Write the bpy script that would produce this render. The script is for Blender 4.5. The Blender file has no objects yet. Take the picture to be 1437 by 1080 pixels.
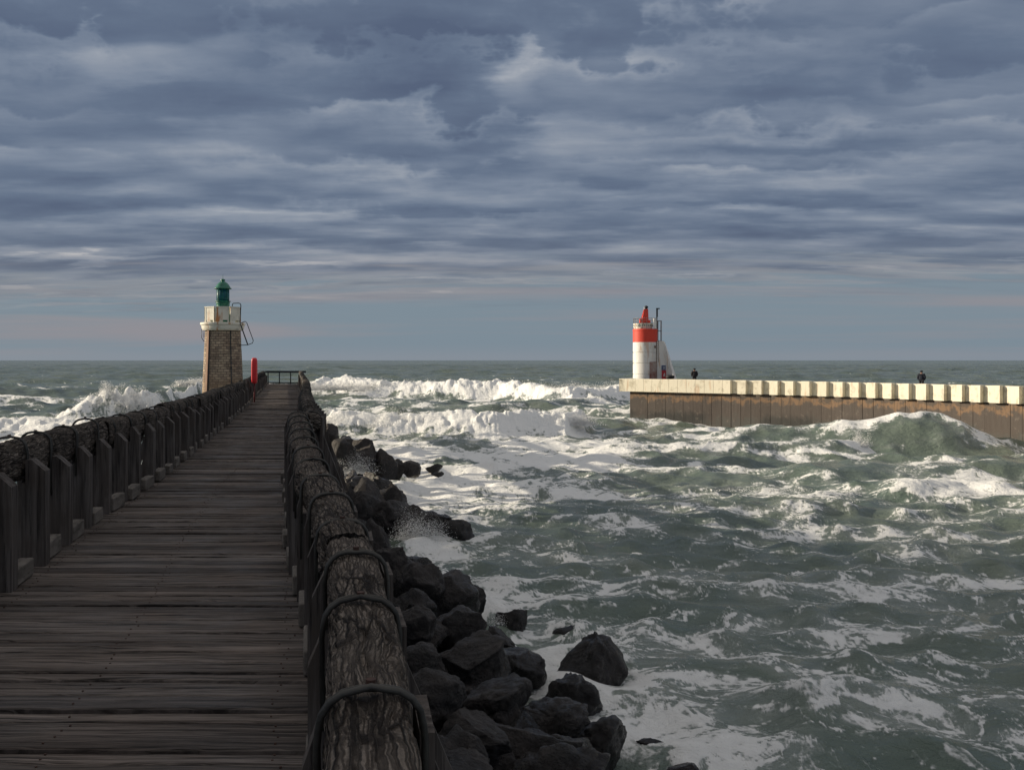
import bpy, bmesh, math, random
import numpy as np
from mathutils import Vector, Matrix, noise as mnoise

random.seed(7)
RNG = np.random.default_rng(11)
sc = bpy.context.scene
C = sc.collection
R = math.radians

# ------------------------------------------------------------------ camera
# world: X right, Y away from the camera, Z up.  deck of the pier z = 0, sea z = -3.85
EYE = 1.75
SEA = -3.85
F = 1400.0
cam_d = bpy.data.cameras.new("camera")
cam = bpy.data.objects.new("camera", cam_d)
C.objects.link(cam)
cam.location = (0, 0, EYE)
cam.rotation_euler = (R(90), 0, 0)
cam_d.sensor_width = 36
cam_d.lens = 36 * F / 1437
cam_d.shift_y = -35 / 1437
cam_d.clip_start = 0.05
cam_d.clip_end = 60000
sc.camera = cam

SUN_AZ, SUN_EL = R(169), R(16)       # azimuth measured from +X, counter-clockwise
to_sun = Vector((math.cos(SUN_EL) * math.cos(SUN_AZ), math.cos(SUN_EL) * math.sin(SUN_AZ), math.sin(SUN_EL)))
sd = bpy.data.lights.new("sun", 'SUN')
sd.energy = 5.0
sd.angle = R(0.5)
sd.color = (1.0, 0.86, 0.66)
sun = bpy.data.objects.new("sun", sd)
C.objects.link(sun)
sun.rotation_euler = (-to_sun).to_track_quat('-Z', 'Y').to_euler()
sun.location = (-50, 0, 60)

sc.view_settings.view_transform = 'Standard'
sc.view_settings.look = 'None'
sc.view_settings.exposure = 0.25
sc.view_settings.gamma = 1.0
sc.cycles.use_denoising = True
sc.cycles.max_bounces = 6
sc.cycles.diffuse_bounces = 2
sc.cycles.glossy_bounces = 3
sc.cycles.sample_clamp_indirect = 4


class NT:
    """tiny helper for node trees"""
    def __init__(s, tree):
        s.t = tree
        s.n = tree.nodes
        s.l = tree.links

    def node(s, typ, **kw):
        nd = s.n.new(typ)
        for k, v in kw.items():
            setattr(nd, k, v)
        return nd

    def put(s, sock, v):
        if v is None:
            return
        if isinstance(v, (int, float)):
            sock.default_value = v
        elif isinstance(v, (tuple, list)):
            if len(sock.default_value) == 4 and len(v) == 3:
                v = tuple(v) + (1,)
            sock.default_value = v
        else:
            s.l.new(v, sock)

    def m(s, op, a, b=None, c=None, clamp=False):
        nd = s.node('ShaderNodeMath', operation=op, use_clamp=clamp)
        s.put(nd.inputs[0], a); s.put(nd.inputs[1], b); s.put(nd.inputs[2], c)
        return nd.outputs[0]

    def vm(s, op, a, b=None):
        nd = s.node('ShaderNodeVectorMath', operation=op)
        s.put(nd.inputs[0], a); s.put(nd.inputs[1], b)
        return nd.outputs['Value'] if op in ('LENGTH', 'DOT_PRODUCT', 'DISTANCE') else nd.outputs[0]

    def xyz(s, x, y, z=0.0):
        nd = s.node('ShaderNodeCombineXYZ')
        s.put(nd.inputs[0], x); s.put(nd.inputs[1], y); s.put(nd.inputs[2], z)
        return nd.outputs[0]

    def sep(s, v):
        nd = s.node('ShaderNodeSeparateXYZ'); s.put(nd.inputs[0], v)
        return nd.outputs

    def noise(s, vec, scale, detail=4, rough=0.55, dist=0.0, col=False, lac=2.0):
        nd = s.node('ShaderNodeTexNoise')
        s.put(nd.inputs['Vector'], vec)
        nd.inputs['Scale'].default_value = scale
        nd.inputs['Detail'].default_value = detail
        nd.inputs['Roughness'].default_value = rough
        nd.inputs['Lacunarity'].default_value = lac
        nd.inputs['Distortion'].default_value = dist
        return nd.outputs['Color' if col else 'Fac']

    def rng(s, v, a, b, c=0.0, d=1.0, smooth=True):
        nd = s.node('ShaderNodeMapRange')
        nd.interpolation_type = 'SMOOTHSTEP' if smooth else 'LINEAR'
        s.put(nd.inputs[0], v)
        for i, x in enumerate((a, b, c, d)):
            s.put(nd.inputs[1 + i], x)
        return nd.outputs[0]

    def mix(s, f, a, b, mode='MIX'):
        nd = s.node('ShaderNodeMix', data_type='RGBA', blend_type=mode)
        s.put(nd.inputs[0], f); s.put(nd.inputs[6], a); s.put(nd.inputs[7], b)
        return nd.outputs[2]

    def ramp(s, f, stops):
        nd = s.node('ShaderNodeValToRGB')
        cr = nd.color_ramp
        while len(cr.elements) < len(stops):
            cr.elements.new(0.5)
        for e, (p, c) in zip(cr.elements, stops):
            e.position = p
            e.color = tuple(c) + (1,) if len(c) == 3 else c
        s.put(nd.inputs[0], f)
        return nd.outputs[0]

    def mapping(s, vec, loc=(0, 0, 0), scale=(1, 1, 1), rot=(0, 0, 0)):
        nd = s.node('ShaderNodeMapping')
        s.put(nd.inputs[0], vec)
        nd.inputs[1].default_value = loc
        nd.inputs[2].default_value = rot
        nd.inputs[3].default_value = scale
        return nd.outputs[0]


# ------------------------------------------------------------------ world: clouded sky
world = bpy.data.worlds.new("World")
sc.world = world
world.use_nodes = True
world.node_tree.nodes.clear()
w = NT(world.node_tree)
tc = w.node('ShaderNodeTexCoord').outputs['Generated']
dx, dy, dz = w.sep(tc)[0:3]
zc = w.m('ADD', w.m('MAXIMUM', dz, 0.0), 0.085)
px_ = w.m('DIVIDE', dx, zc)
py_ = w.m('DIVIDE', dy, zc)
P = w.xyz(w.m('MULTIPLY', px_, 0.62), py_, 0.0)
# the same point of the deck of cloud a little higher in the sky, for the relief
zc2 = w.m('ADD', zc, w.m('MULTIPLY', zc, 0.055))
P2 = w.xyz(w.m('MULTIPLY', w.m('DIVIDE', w.m('SUBTRACT', dx, 0.012), zc2), 0.62), w.m('DIVIDE', dy, zc2), 0.0)
big = w.noise(w.vm('ADD', P, (3.1, 1.7, 0)), 0.9, 3, 0.5, 0.2)
det = w.noise(P, 2.3, 8, 0.50, 0.0)
det2 = w.noise(P2, 2.3, 8, 0.50, 0.0)
relief = w.m('SUBTRACT', det, det2)
# layered stratocumulus: each layer has a crisp puffy upper edge and fades to a dark base
D1 = w.mapping(tc, loc=(2.0, 1.0, .4), scale=(1.0, 1.0, 1.6))


def billow(v, sc, n):
    tot = None; g = 1.0
    for i in range(n):
        x = w.m('MULTIPLY', w.m('ABSOLUTE', w.m('SUBTRACT', w.noise(v, sc, 0, 0.5), .5)), g)
        tot = x if tot is None else w.m('ADD', tot, x)
        sc *= 2.15; g *= .55
    return tot


puffs = billow(D1, 8.0, 5)                      # about 0 .. .5
streak = w.noise(w.vm('MULTIPLY', P, (1.0, 2.2, 1.0)), 2.2, 5, .55)
soft = w.rng(dz, .09, .24)
lay = None
for (cc, ph, sx, sz_, am, wgt, sd) in ((4.6, .15, 1.1, 4.2, 2.2, .66, 0.0), (9.5, .6, 2.2, 8.0, 2.0, .30, 5.0)):
    lowv = w.mapping(tc, loc=(3.3 + sd, 1.2, .9), scale=(sx, sx, sz_))
    t = w.m('MULTIPLY', w.m('LOGARITHM', w.m('ADD', w.m('MAXIMUM', dz, 0.0), .045), math.e), cc)
    t = w.m('ADD', t, w.m('MULTIPLY', w.noise(lowv, 1.3, 3, .5), am * 1.5))
    t = w.m('ADD', t, w.m('MULTIPLY', puffs, w.m('MULTIPLY', w.m('ADD', soft, .25), 1.5)))
    t = w.m('ADD', t, w.m('ADD', w.m('MULTIPLY', streak, 1.0), ph))
    fr = w.m('FRACT', t)
    up = w.m('POWER', fr, 1.5)
    up = w.m('MULTIPLY', up, w.rng(fr, .70, 1.0, 1.0, 0.0))
    msk = w.rng(w.noise(w.mapping(tc, loc=(sd, 7, 2), scale=(2.2, 2.2, 5.0)), 1.6, 3, .5), .40, .60, .05, 1.0)
    c_ = w.m('MULTIPLY', w.m('MULTIPLY', w.m('SUBTRACT', up, .26), w.rng(dz, .06, .17, wgt * .5, wgt * .88)), msk)
    lay = c_ if lay is None else w.m('ADD', lay, c_)
fine = w.noise(P, 6.0, 8, 0.62, 0.0)
lum = w.m('ADD', 0.43, w.m('MULTIPLY', w.m('SUBTRACT', big, 0.5), 0.55))
lum = w.m('ADD', lum, lay)
lum = w.m('ADD', lum, w.m('MULTIPLY', w.m('SUBTRACT', det, 0.5), 0.40))
lum = w.m('ADD', lum, w.m('MULTIPLY', relief, w.rng(dz, .10, .28, .9, .5)))
lum = w.m('ADD', lum, w.m('MULTIPLY', w.m('SUBTRACT', puffs, .2), w.m('MULTIPLY', soft, -.28)))
lum = w.m('ADD', lum, w.m('MULTIPLY', w.m('SUBTRACT', fine, 0.5), 0.24))
# direction coordinates: azimuth tangent a, elevation tangent e
yy = w.m('MAXIMUM', dy, 0.05)
av = w.m('DIVIDE', dx, yy)
ev = w.m('DIVIDE', dz, yy)
wn = w.noise(P, 2.3, 7, 0.58, 0.0, col=True)
wv = w.sep(wn)
aw = w.m('ADD', av, w.m('MULTIPLY', w.m('SUBTRACT', wv[0], 0.5), 0.16))
ew = w.m('ADD', ev, w.m('MULTIPLY', w.m('SUBTRACT', wv[1], 0.5), 0.07))


def blob(px, py, rx, ry, amt):
    global lum
    a0, e0 = (px - 718.5) / F, (505 - py) / F
    qa = w.m('DIVIDE', w.m('SUBTRACT', aw, a0), rx / F)
    qe = w.m('DIVIDE', w.m('SUBTRACT', ew, e0), ry / F)
    d = w.m('SQRT', w.m('ADD', w.m('MULTIPLY', qa, qa), w.m('MULTIPLY', qe, qe)))
    lum = w.m('ADD', lum, w.rng(d, 0.35, 1.15, amt, 0.0))


for b in [(590, 95, 130, 65, -.30), (690, 195, 75, 35, -.28), (735, 90, 40, 70, .26), (210, 95, 150, 34, .30),
          (300, 190, 110, 30, .12), (70, 280, 140, 32, -.26), (400, 40, 330, 30, -.12), (250, 150, 200, 28, -.16),
          (870, 105, 170, 26, .16), (830, 190, 160, 16, .12), (1000, 60, 260, 30, -.12), (1180, 120, 300, 60, -.05),
          (1150, 290, 170, 9, .12), (930, 290, 150, 9, .12), (130, 362, 150, 9, .30), (420, 368, 110, 7, .24),
          (90, 426, 220, 7, .32), (330, 410, 260, 7, .26), (820, 398, 420, 5, .22), (1300, 378, 260, 5, .2), (1380, 70, 120, 45, -.12), (520, 235, 130, 14, .12),
          (1250, 340, 330, 22, -.12), (330, 60, 40, 20, .16)]:
    blob(*b)
cloud = w.ramp(lum, [(0.0, (.078, .104, .166)), (0.30, (.110, .145, .212)), (0.55, (.168, .205, .272)),
                     (0.8, (.262, .292, .345)), (1.0, (.39, .405, .435))])
# low warm tint on the light parts toward the horizon
warm = w.mix(w.rng(ev, 0.02, 0.16, 1.0, 0.0), cloud, w.mix(1.0, cloud, (1.16, 1.0, 0.88), 'MULTIPLY'))
# clear strip above the horizon, with faint pink bands
bandn = w.noise(w.xyz(w.m('MULTIPLY', av, 1.4), w.m('MULTIPLY', ev, 34.0), 2.0), 1.0, 4, 0.5, 0.2)
clear = w.mix(w.rng(bandn, 0.46, 0.66), (.172, .222, .268), (.230, .228, .256))
clear = w.mix(w.rng(ev, 0.0, 0.018, 1.0, 0.0), clear, (.200, .232, .272))
edge = w.m('ADD', w.m('SUBTRACT', ev, w.m('MULTIPLY', av, 0.022)), w.m('MULTIPLY', w.m('SUBTRACT', streak, 0.5), 0.085))
cover = w.rng(edge, 0.050, 0.112)
rim = w.m('MULTIPLY', w.rng(edge, 0.066, 0.079), w.rng(edge, 0.079, 0.098, 1.0, 0.0))
skycol = w.mix(cover, clear, warm)
skycol = w.mix(w.m('MULTIPLY', rim, 0.35), skycol, (.27, .262, .275))
# higher up, above the frame, the cloud is made paler to lift the ambient light
skycol = w.mix(w.rng(dz, 0.36, 0.62), skycol, w.mix(w.rng(det, .4, .6), (.30, .30, .31), (.52, .49, .46)))
nish = w.node('ShaderNodeTexSky')
nish.sky_type = 'NISHITA'
nish.sun_disc = False
nish.sun_elevation = SUN_EL
nish.sun_rotation = math.atan2(to_sun.x, to_sun.y)
bg1 = w.node('ShaderNodeBackground'); w.put(bg1.inputs[0], nish.outputs[0]); bg1.inputs[1].default_value = 0.05
bg2 = w.node('ShaderNodeBackground'); w.put(bg2.inputs[0], skycol); bg2.inputs[1].default_value = 1.0
mx = w.node('ShaderNodeMixShader')
mx.inputs[0].default_value = 0.95
w.l.new(bg1.outputs[0], mx.inputs[1]); w.l.new(bg2.outputs[0], mx.inputs[2])
wo = w.node('ShaderNodeOutputWorld')
w.l.new(mx.outputs[0], wo.inputs[0])

# ------------------------------------------------------------------ helpers
WLOC = {}


def tag(o, label=None, cat=None, group=None, kind=None):
    if label: o['label'] = label
    if cat: o['category'] = cat
    if group: o['group'] = group
    if kind: o['kind'] = kind
    return o


def empty(name, loc, label, cat, group=None):
    o = bpy.data.objects.new(name, None)
    C.objects.link(o)
    o.location = loc
    o.empty_display_size = 0.2
    WLOC[o.name] = Vector(loc)
    return tag(o, label, cat, group)


def obj(name, V, Fc, mat, parent=None, origin=None, smooth=False, uv=None, attrs=None):
    """V in world coordinates; the object's origin goes to origin (default: centre of its base)."""
    V = np.asarray(V, dtype=np.float64).reshape(-1, 3)
    if origin is None:
        mn, mxx = V.min(0), V.max(0)
        origin = ((mn[0] + mxx[0]) / 2, (mn[1] + mxx[1]) / 2, mn[2])
    origin = np.array(origin, dtype=np.float64)
    me = bpy.data.meshes.new(name)
    if isinstance(Fc, np.ndarray):
        nf, k = Fc.shape
        me.vertices.add(len(V)); me.vertices.foreach_set('co', (V - origin).astype(np.float32).ravel())
        me.loops.add(nf * k); me.loops.foreach_set('vertex_index', Fc.astype(np.int32).ravel())
        me.polygons.add(nf)
        me.polygons.foreach_set('loop_start', np.arange(0, nf * k, k, dtype=np.int32))
        me.polygons.foreach_set('loop_total', np.full(nf, k, dtype=np.int32))
        me.update(calc_edges=True)
    else:
        me.from_pydata((V - origin).tolist(), [], Fc)
    if uv is not None:
        L = me.uv_layers.new(name='uv')
        vi = np.empty(len(me.loops), dtype=np.int32); me.loops.foreach_get('vertex_index', vi)
        L.data.foreach_set('uv', np.asarray(uv, dtype=np.float32)[vi].ravel())
    if attrs:
        for k_, v_ in attrs.items():
            a = me.attributes.new(k_, 'FLOAT', 'POINT'); a.data.foreach_set('value', v_.astype(np.float32))
    if smooth:
        me.polygons.foreach_set('use_smooth', np.ones(len(me.polygons), dtype=bool))
    me.materials.append(mat)
    o = bpy.data.objects.new(name, me)
    C.objects.link(o)
    ow = Vector(origin.tolist())
    if parent is not None:
        o.parent = parent
        o.location = ow - WLOC[parent.name]
    else:
        o.location = ow
    WLOC[o.name] = ow
    return o


class MB:
    """collects shapes in world coordinates"""
    def __init__(s):
        s.V, s.F = [], []

    def add(s, V, Fc):
        n = len(s.V)
        s.V += [tuple(v) for v in V]
        s.F += [tuple(i + n for i in f) for f in Fc]
        return s

    def box(s, x0, x1, y0, y1, z0, z1, M=None, bev=0.0):
        if bev > 0:
            bm = bmesh.new()
            bmesh.ops.create_cube(bm, size=1)
            for v in bm.verts:
                v.co = Vector((x0 + (v.co.x + .5) * (x1 - x0), y0 + (v.co.y + .5) * (y1 - y0), z0 + (v.co.z + .5) * (z1 - z0)))
            bmesh.ops.bevel(bm, geom=list(bm.edges), offset=bev, segments=2, affect='EDGES', profile=.5)
            bm.verts.index_update()
            V = [v.co.copy() for v in bm.verts]; Fc = [[v.index for v in f.verts] for f in bm.faces]
            bm.free()
        else:
            V = [Vector(p) for p in ((x0, y0, z0), (x1, y0, z0), (x1, y1, z0), (x0, y1, z0), (x0, y0, z1), (x1, y0, z1), (x1, y1, z1), (x0, y1, z1))]
            Fc = [(0, 3, 2, 1), (4, 5, 6, 7), (0, 1, 5, 4), (1, 2, 6, 5), (2, 3, 7, 6), (3, 0, 4, 7)]
        if M is not None:
            V = [M @ v for v in V]
        return s.add(V, Fc)

    def tube(s, pts, r, n=6, cap=True):
        pts = [Vector(p) for p in pts]
        V, Fc = [], []
        prev = None
        for i, p in enumerate(pts):
            t = (pts[min(i + 1, len(pts) - 1)] - pts[max(i - 1, 0)]).normalized()
            if prev is None:
                u = t.orthogonal().normalized()
            else:
                u = (prev - t * prev.dot(t)).normalized()
            prev = u
            v = t.cross(u)
            rr = r[i] if isinstance(r, (list, tuple)) else r
            for k in range(n):
                a = 2 * math.pi * k / n
                V.append(p + u * math.cos(a) * rr + v * math.sin(a) * rr)
        for i in range(len(pts) - 1):
            for k in range(n):
                a, b = i * n + k, i * n + (k + 1) % n
                Fc.append((a, b, b + n, a + n))
        if cap:
            Fc.append(tuple(range(n - 1, -1, -1)))
            Fc.append(tuple((len(pts) - 1) * n + k for k in range(n)))
        return s.add(V, Fc)

    def lathe(s, cx, cy, prof, n=40, a0=0.0, cap=True):
        V, Fc = [], []
        for r, z in prof:
            for k in range(n):
                a = a0 + 2 * math.pi * k / n
                V.append((cx + r * math.cos(a), cy + r * math.sin(a), z))
        for i in range(len(prof) - 1):
            for k in range(n):
                a, b = i * n + k, i * n + (k + 1) % n
                Fc.append((a, b, b + n, a + n))
        if cap:
            Fc.append(tuple(range(n - 1, -1, -1)))
            Fc.append(tuple((len(prof) - 1) * n + k for k in range(n)))
        return s.add(V, Fc)

    def prism(s, poly, vec):
        """poly: list of 3D points, extruded by vec"""
        n = len(poly)
        vec = Vector(vec)
        V = [Vector(p) for p in poly] + [Vector(p) + vec for p in poly]
        Fc = [tuple(range(n - 1, -1, -1)), tuple(range(n, 2 * n))]
        for i in range(n):
            j = (i + 1) % n
            Fc.append((i, j, j + n, i + n))
        s.add(V, Fc)
        return s

    def out(s, name, mat, parent=None, origin=None, smooth=False, fix=True):
        o = obj(name, s.V, s.F, mat, parent, origin, smooth)
        if fix:
            bm = bmesh.new(); bm.from_mesh(o.data)
            bmesh.ops.recalc_face_normals(bm, faces=bm.faces)
            bm.to_mesh(o.data); bm.free()
        return o


def copy_part(o, parent, wloc, rotz=0.0, scale=None):
    c = o.copy()
    C.objects.link(c)
    c.parent = parent
    c.location = Vector(wloc) - (WLOC[parent.name] if parent is not None else Vector((0, 0, 0)))
    c.rotation_euler = (0, 0, rotz)
    if scale: c.scale = scale
    WLOC[c.name] = Vector(wloc)
    return c


# numpy noise -------------------------------------------------------
TAB = RNG.random((256, 256)).astype(np.float32)


def vn(x, y, seed=0):
    xi = np.floor(x).astype(np.int64); yi = np.floor(y).astype(np.int64)
    fx = (x - xi).astype(np.float32); fy = (y - yi).astype(np.float32)
    fx = fx * fx * fx * (fx * (fx * 6 - 15) + 10); fy = fy * fy * fy * (fy * (fy * 6 - 15) + 10)
    ox, oy = (seed * 37) & 255, (seed * 91) & 255
    x0 = (xi + ox) & 255; x1 = (x0 + 1) & 255; y0 = (yi + oy) & 255; y1 = (y0 + 1) & 255
    a = TAB[x0, y0]; b = TAB[x1, y0]; c = TAB[x0, y1]; d = TAB[x1, y1]
    return a + (b - a) * fx + (c - a) * fy + (a - b - c + d) * fx * fy


def fbm(x, y, octv=4, seed=0, gain=0.5):
    s = 0; amp = 1; tot = 0
    ca, sa = math.cos(0.6), math.sin(0.6)
    for i in range(octv):
        s = s + amp * vn(x, y, seed + i * 5); tot += amp
        amp *= gain
        x, y = (x * ca - y * sa) * 2.03 + 17.3, (x * sa + y * ca) * 2.03 + 5.1
    return s / tot


def ridged(x, y, octv=4, seed=0, gain=0.5):
    s = 0; amp = 1; tot = 0
    ca, sa = math.cos(0.7), math.sin(0.7)
    for i in range(octv):
        s = s + amp * (1 - np.abs(2 * vn(x, y, seed + i * 3) - 1)); tot += amp
        amp *= gain
        x, y = (x * ca - y * sa) * 2.1 + 7.3, (x * sa + y * ca) * 2.1 + 3.1
    return s / tot


def sstep(a, b, x):
    t = np.clip((x - a) / (b - a), 0, 1)
    return t * t * (3 - 2 * t)


# ------------------------------------------------------------------ materials
MATS = {}


def mat(name):
    m = bpy.data.materials.new(name)
    m.use_nodes = True
    m.node_tree.nodes.clear()
    n = NT(m.node_tree)
    bs = n.node('ShaderNodeBsdfPrincipled')
    o = n.node('ShaderNodeOutputMaterial')
    n.l.new(bs.outputs[0], o.inputs[0])
    MATS[name] = m
    return m, n, bs


def bump(n, bs, h, strength=0.5, dist=0.02):
    b = n.node('ShaderNodeBump')
    b.inputs['Strength'].default_value = strength
    b.inputs['Distance'].default_value = dist
    n.put(b.inputs['Height'], h)
    n.l.new(b.outputs[0], bs.inputs['Normal'])


def coords(n, rnd=True):
    t = n.node('ShaderNodeTexCoord').outputs['Object']
    if not rnd: return t
    oi = n.node('ShaderNodeObjectInfo')
    return n.vm('ADD', t, n.xyz(n.m('MULTIPLY', oi.outputs['Random'], 31.0), n.m('MULTIPLY', oi.outputs['Random'], 17.0), n.m('MULTIPLY', oi.outputs['Random'], 11.0)))


def wood(name, scale, c0, c1, c2, bstr=0.6, bdist=0.012, rough=0.85, uvmode=False, cracks=0.5):
    """weathered timber; scale = noise frequency per metre on each axis"""
    m, n, bs = mat(name)
    v = n.node('ShaderNodeTexCoord').outputs['UV'] if uvmode else coords(n)
    g = n.mapping(v, scale=scale)
    g1 = n.noise(g, 1.0, 7, 0.62, 0.35)
    g2 = n.noise(g, 3.1, 5, 0.6, 0.2)
    p = n.noise(v, 1.7, 4, 0.55)
    col = n.mix(n.rng(g1, 0.35, 0.65), c0, c1)
    col = n.mix(n.rng(n.m('ADD', n.m('MULTIPLY', p, .6), n.m('MULTIPLY', g2, .4)), 0.44, 0.62), col, c2)
    crk = n.rng(g2, 0.30, 0.43, 0.0, 1.0)
    crk2 = n.rng(g1, 0.30, 0.40, 0.0, 1.0)
    cr = n.m('MULTIPLY', crk, crk2)
    col = n.mix(n.m('MULTIPLY', n.m('SUBTRACT', 1.0, cr), cracks), col, tuple(x * .25 for x in c0))
    n.put(bs.inputs['Base Color'], col)
    bs.inputs['Roughness'].default_value = rough
    bs.inputs['Specular IOR Level'].default_value = 0.25
    h = n.m('ADD', n.m('MULTIPLY', g1, .6), n.m('ADD', n.m('MULTIPLY', g2, .5), n.m('MULTIPLY', cr, .6)))
    bump(n, bs, h, bstr, bdist)
    return m


def beam_mat():
    m, n, bs = mat('cracked_log')
    v = n.node('ShaderNodeTexCoord').outputs['UV']
    wn_ = n.noise(v, 3.0, 4, .6, 0, col=True)
    v2 = n.vm('ADD', v, n.vm('MULTIPLY', n.vm('SUBTRACT', wn_, (.5, .5, .5)), (.34, .075, 0)))
    wf = n.noise(v, 14.0, 4, .65, 0, col=True)
    v2 = n.vm('ADD', v2, n.vm('MULTIPLY', n.vm('SUBTRACT', wf, (.5, .5, .5)), (.06, .022, 0)))

    def cells(sx, sy, a, b):
        vo = n.node('ShaderNodeTexVoronoi', feature='DISTANCE_TO_EDGE')
        n.put(vo.inputs['Vector'], n.vm('MULTIPLY', v2, (sx, sy, 1)))
        vo.inputs['Scale'].default_value = 1.0
        return n.rng(vo.outputs['Distance'], a, b)
    c1 = cells(3.0, 20.0, .0, .13)
    c2 = cells(8.0, 56.0, .0, .22)
    area = n.rng(n.noise(v, 2.2, 3, .5), .38, .62)
    c1 = n.m('MAXIMUM', c1, n.m('MULTIPLY', n.m('SUBTRACT', 1.0, area), .85))
    g = n.noise(n.vm('MULTIPLY', v2, (5.0, 55.0, 1)), 1.0, 6, .65)
    sp = n.noise(v, 60.0, 5, .7)
    tone = n.noise(v, 2.6, 5, .6)
    col = n.mix(n.rng(tone, .38, .62), (.125, .104, .087), (.235, .200, .170))
    col = n.mix(n.rng(sp, .48, .66), col, (.30, .255, .215))
    dark = n.m('MULTIPLY', c1, n.m('ADD', .35, n.m('MULTIPLY', c2, .65)))
    col = n.mix(n.rng(g, .34, .56, .55, 0.0), col, (.045, .036, .030))
    col = n.mix(n.m('SUBTRACT', 1.0, dark), col, (.018, .014, .012))
    n.put(bs.inputs['Base Color'], col)
    bs.inputs['Roughness'].default_value = .92
    bs.inputs['Specular IOR Level'].default_value = .15
    bump(n, bs, n.m('ADD', n.m('ADD', n.m('MULTIPLY', c1, 1.0), n.m('MULTIPLY', c2, .35)), n.m('ADD', n.m('MULTIPLY', g, .4), n.m('MULTIPLY', sp, .35))), 1.0, .030)
    return m


M_BEAM = beam_mat()
def deck_mat():
    m, n, bs = mat('deck_timber')
    v = coords(n, False)
    wob = n.noise(v, 1.6, 3, .5)
    ps = n.sep(v)
    v1 = n.xyz(ps[0], n.m('ADD', ps[1], n.m('MULTIPLY', wob, .10)), ps[2])
    g1 = n.noise(n.vm('MULTIPLY', v1, (1.0, 34, 4)), 1.0, 5, .62, .15)
    g2 = n.noise(n.vm('MULTIPLY', v1, (2.2, 120, 6)), 1.0, 5, .66, .1)
    g3 = n.noise(n.vm('MULTIPLY', v1, (.7, 62, 4)), 1.0, 3, .55)
    pl = n.noise(n.vm('MULTIPLY', v, (.25, 5.2, 1)), 1.0, 2, .5)
    bl = n.noise(v, 1.4, 5, .6)
    tn = n.node('ShaderNodeAttribute', attribute_name='tone').outputs['Fac']
    col = n.mix(n.rng(n.m('ADD', n.m('MULTIPLY', g2, .6), n.m('MULTIPLY', g1, .4)), .38, .62), (.030, .025, .022), (.195, .170, .154))
    col = n.mix(n.m('MULTIPLY', n.rng(pl, .42, .60), .65), col, n.mix(1.0, col, (.55, .52, .50), 'MULTIPLY'))
    col = n.mix(n.m('MULTIPLY', n.rng(bl, .48, .66), .5), col, n.mix(1.0, col, (1.35, 1.33, 1.33), 'MULTIPLY'))
    col = n.mix(n.rng(tn, .1, .9), n.mix(1.0, col, (.62, .60, .60), 'MULTIPLY'), n.mix(1.0, col, (1.32, 1.28, 1.25), 'MULTIPLY'))
    fis = n.rng(g3, .33, .40)
    fis2 = n.rng(g1, .31, .39)
    f = n.m('MULTIPLY', fis, fis2)
    col = n.mix(n.m('MULTIPLY', n.m('SUBTRACT', 1.0, f), .85), col, (.012, .010, .009))
    n.put(bs.inputs['Base Color'], col)
    n.put(bs.inputs['Roughness'], n.rng(bl, .35, .65, .55, .9))
    bs.inputs['Specular IOR Level'].default_value = .3
    bump(n, bs, n.m('ADD', n.m('MULTIPLY', f, .8), n.m('ADD', n.m('MULTIPLY', g1, .6), n.m('MULTIPLY', g2, .6))), 1.0, .014)
    return m


M_DECK = deck_mat()
M_POST = wood('post_timber', (22, 22, 1.1), (.036, .031, .029), (.140, .124, .115), (.080, .066, .058), 0.9, 0.006)
M_KERB = wood('kerb_timber', (14, 3, 14), (.09, .080, .070), (.20, .18, .16), (.14, .125, .11), 0.5, 0.006)
M_PILE = wood('pile_timber', (18, 18, 1.2), (.030, .026, .023), (.075, .065, .058), (.05, .045, .04), 0.6, 0.01)


def plain(name, col, rough=0.6, metal=0.0, var=0.25, vs=3.0, bstr=0.1, spec=0.4, col2=None, bd=0.01):
    m, n, bs = mat(name)
    v = coords(n)
    a = n.noise(v, vs, 6, 0.6)
    b_ = col2 if col2 else tuple(c * (1 - var) for c in col)
    n.put(bs.inputs['Base Color'], n.mix(n.rng(a, .35, .65), b_, col))
    bs.inputs['Roughness'].default_value = rough
    bs.inputs['Metallic'].default_value = metal
    bs.inputs['Specular IOR Level'].default_value = spec
    if bstr: bump(n, bs, n.noise(v, vs * 6, 4, .6), bstr, bd)
    return m


M_IRON = plain('strap_iron', (.058, .056, .050), .55, 0.3, .5, 9, .3, .5)
M_BOLT = plain('bolt_rust', (.07, .035, .025), .8, 0, .4, 9, .3)
M_DARKMETAL = plain('dark_metal', (.045, .052, .056), .5, .3, .4, 4, .1)
M_REDPLASTIC = plain('red_plastic', (.72, .035, .040), .4, 0, .12, 2, 0)
M_REDPOLE = plain('red_pole_paint', (.17, .030, .035), .5, 0, .4, 4, .1)
M_GREEN = plain('green_paint', (.012, .17, .11), .38, 0, .4, 3, .15, .5)
M_GLASS = plain('teal_lantern_glass', (.010, .125, .150), .5, 0, .3, 3, 0, .3)
M_STEEL = plain('galvanised_steel', (.30, .31, .31), .45, .5, .35, 6, .1)
M_RUSTSTEEL = plain('rusty_steel', (.20, .15, .12), .7, .2, .5, 6, .2, col2=(.10, .06, .045))
M_COPPERPIPE = plain('brown_pilaster', (.36, .22, .15), .75, 0, .3, 1.6, .2)
M_DOOR = plain('rusty_door', (.42, .36, .33), .7, 0, .3, 1.2, .1, col2=(.24, .10, .08))
M_BLUESIGN = plain('blue_sign_face', (.035, .075, .19), .5, 0, .1, 2, 0)
M_REDSIGN = plain('red_sign_face', (.50, .045, .055), .5, 0, .1, 2, 0)
M_WHITE = plain('white_lettering', (.75, .75, .74), .6, 0, .1, 2, 0)
M_DARKCLOTH = plain('dark_cloth', (.028, .028, .034), .9, 0, .4, 7, .3)
M_BLUECLOTH = plain('dark_blue_cloth', (.022, .027, .042), .9, 0, .4, 7, .3)
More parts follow.
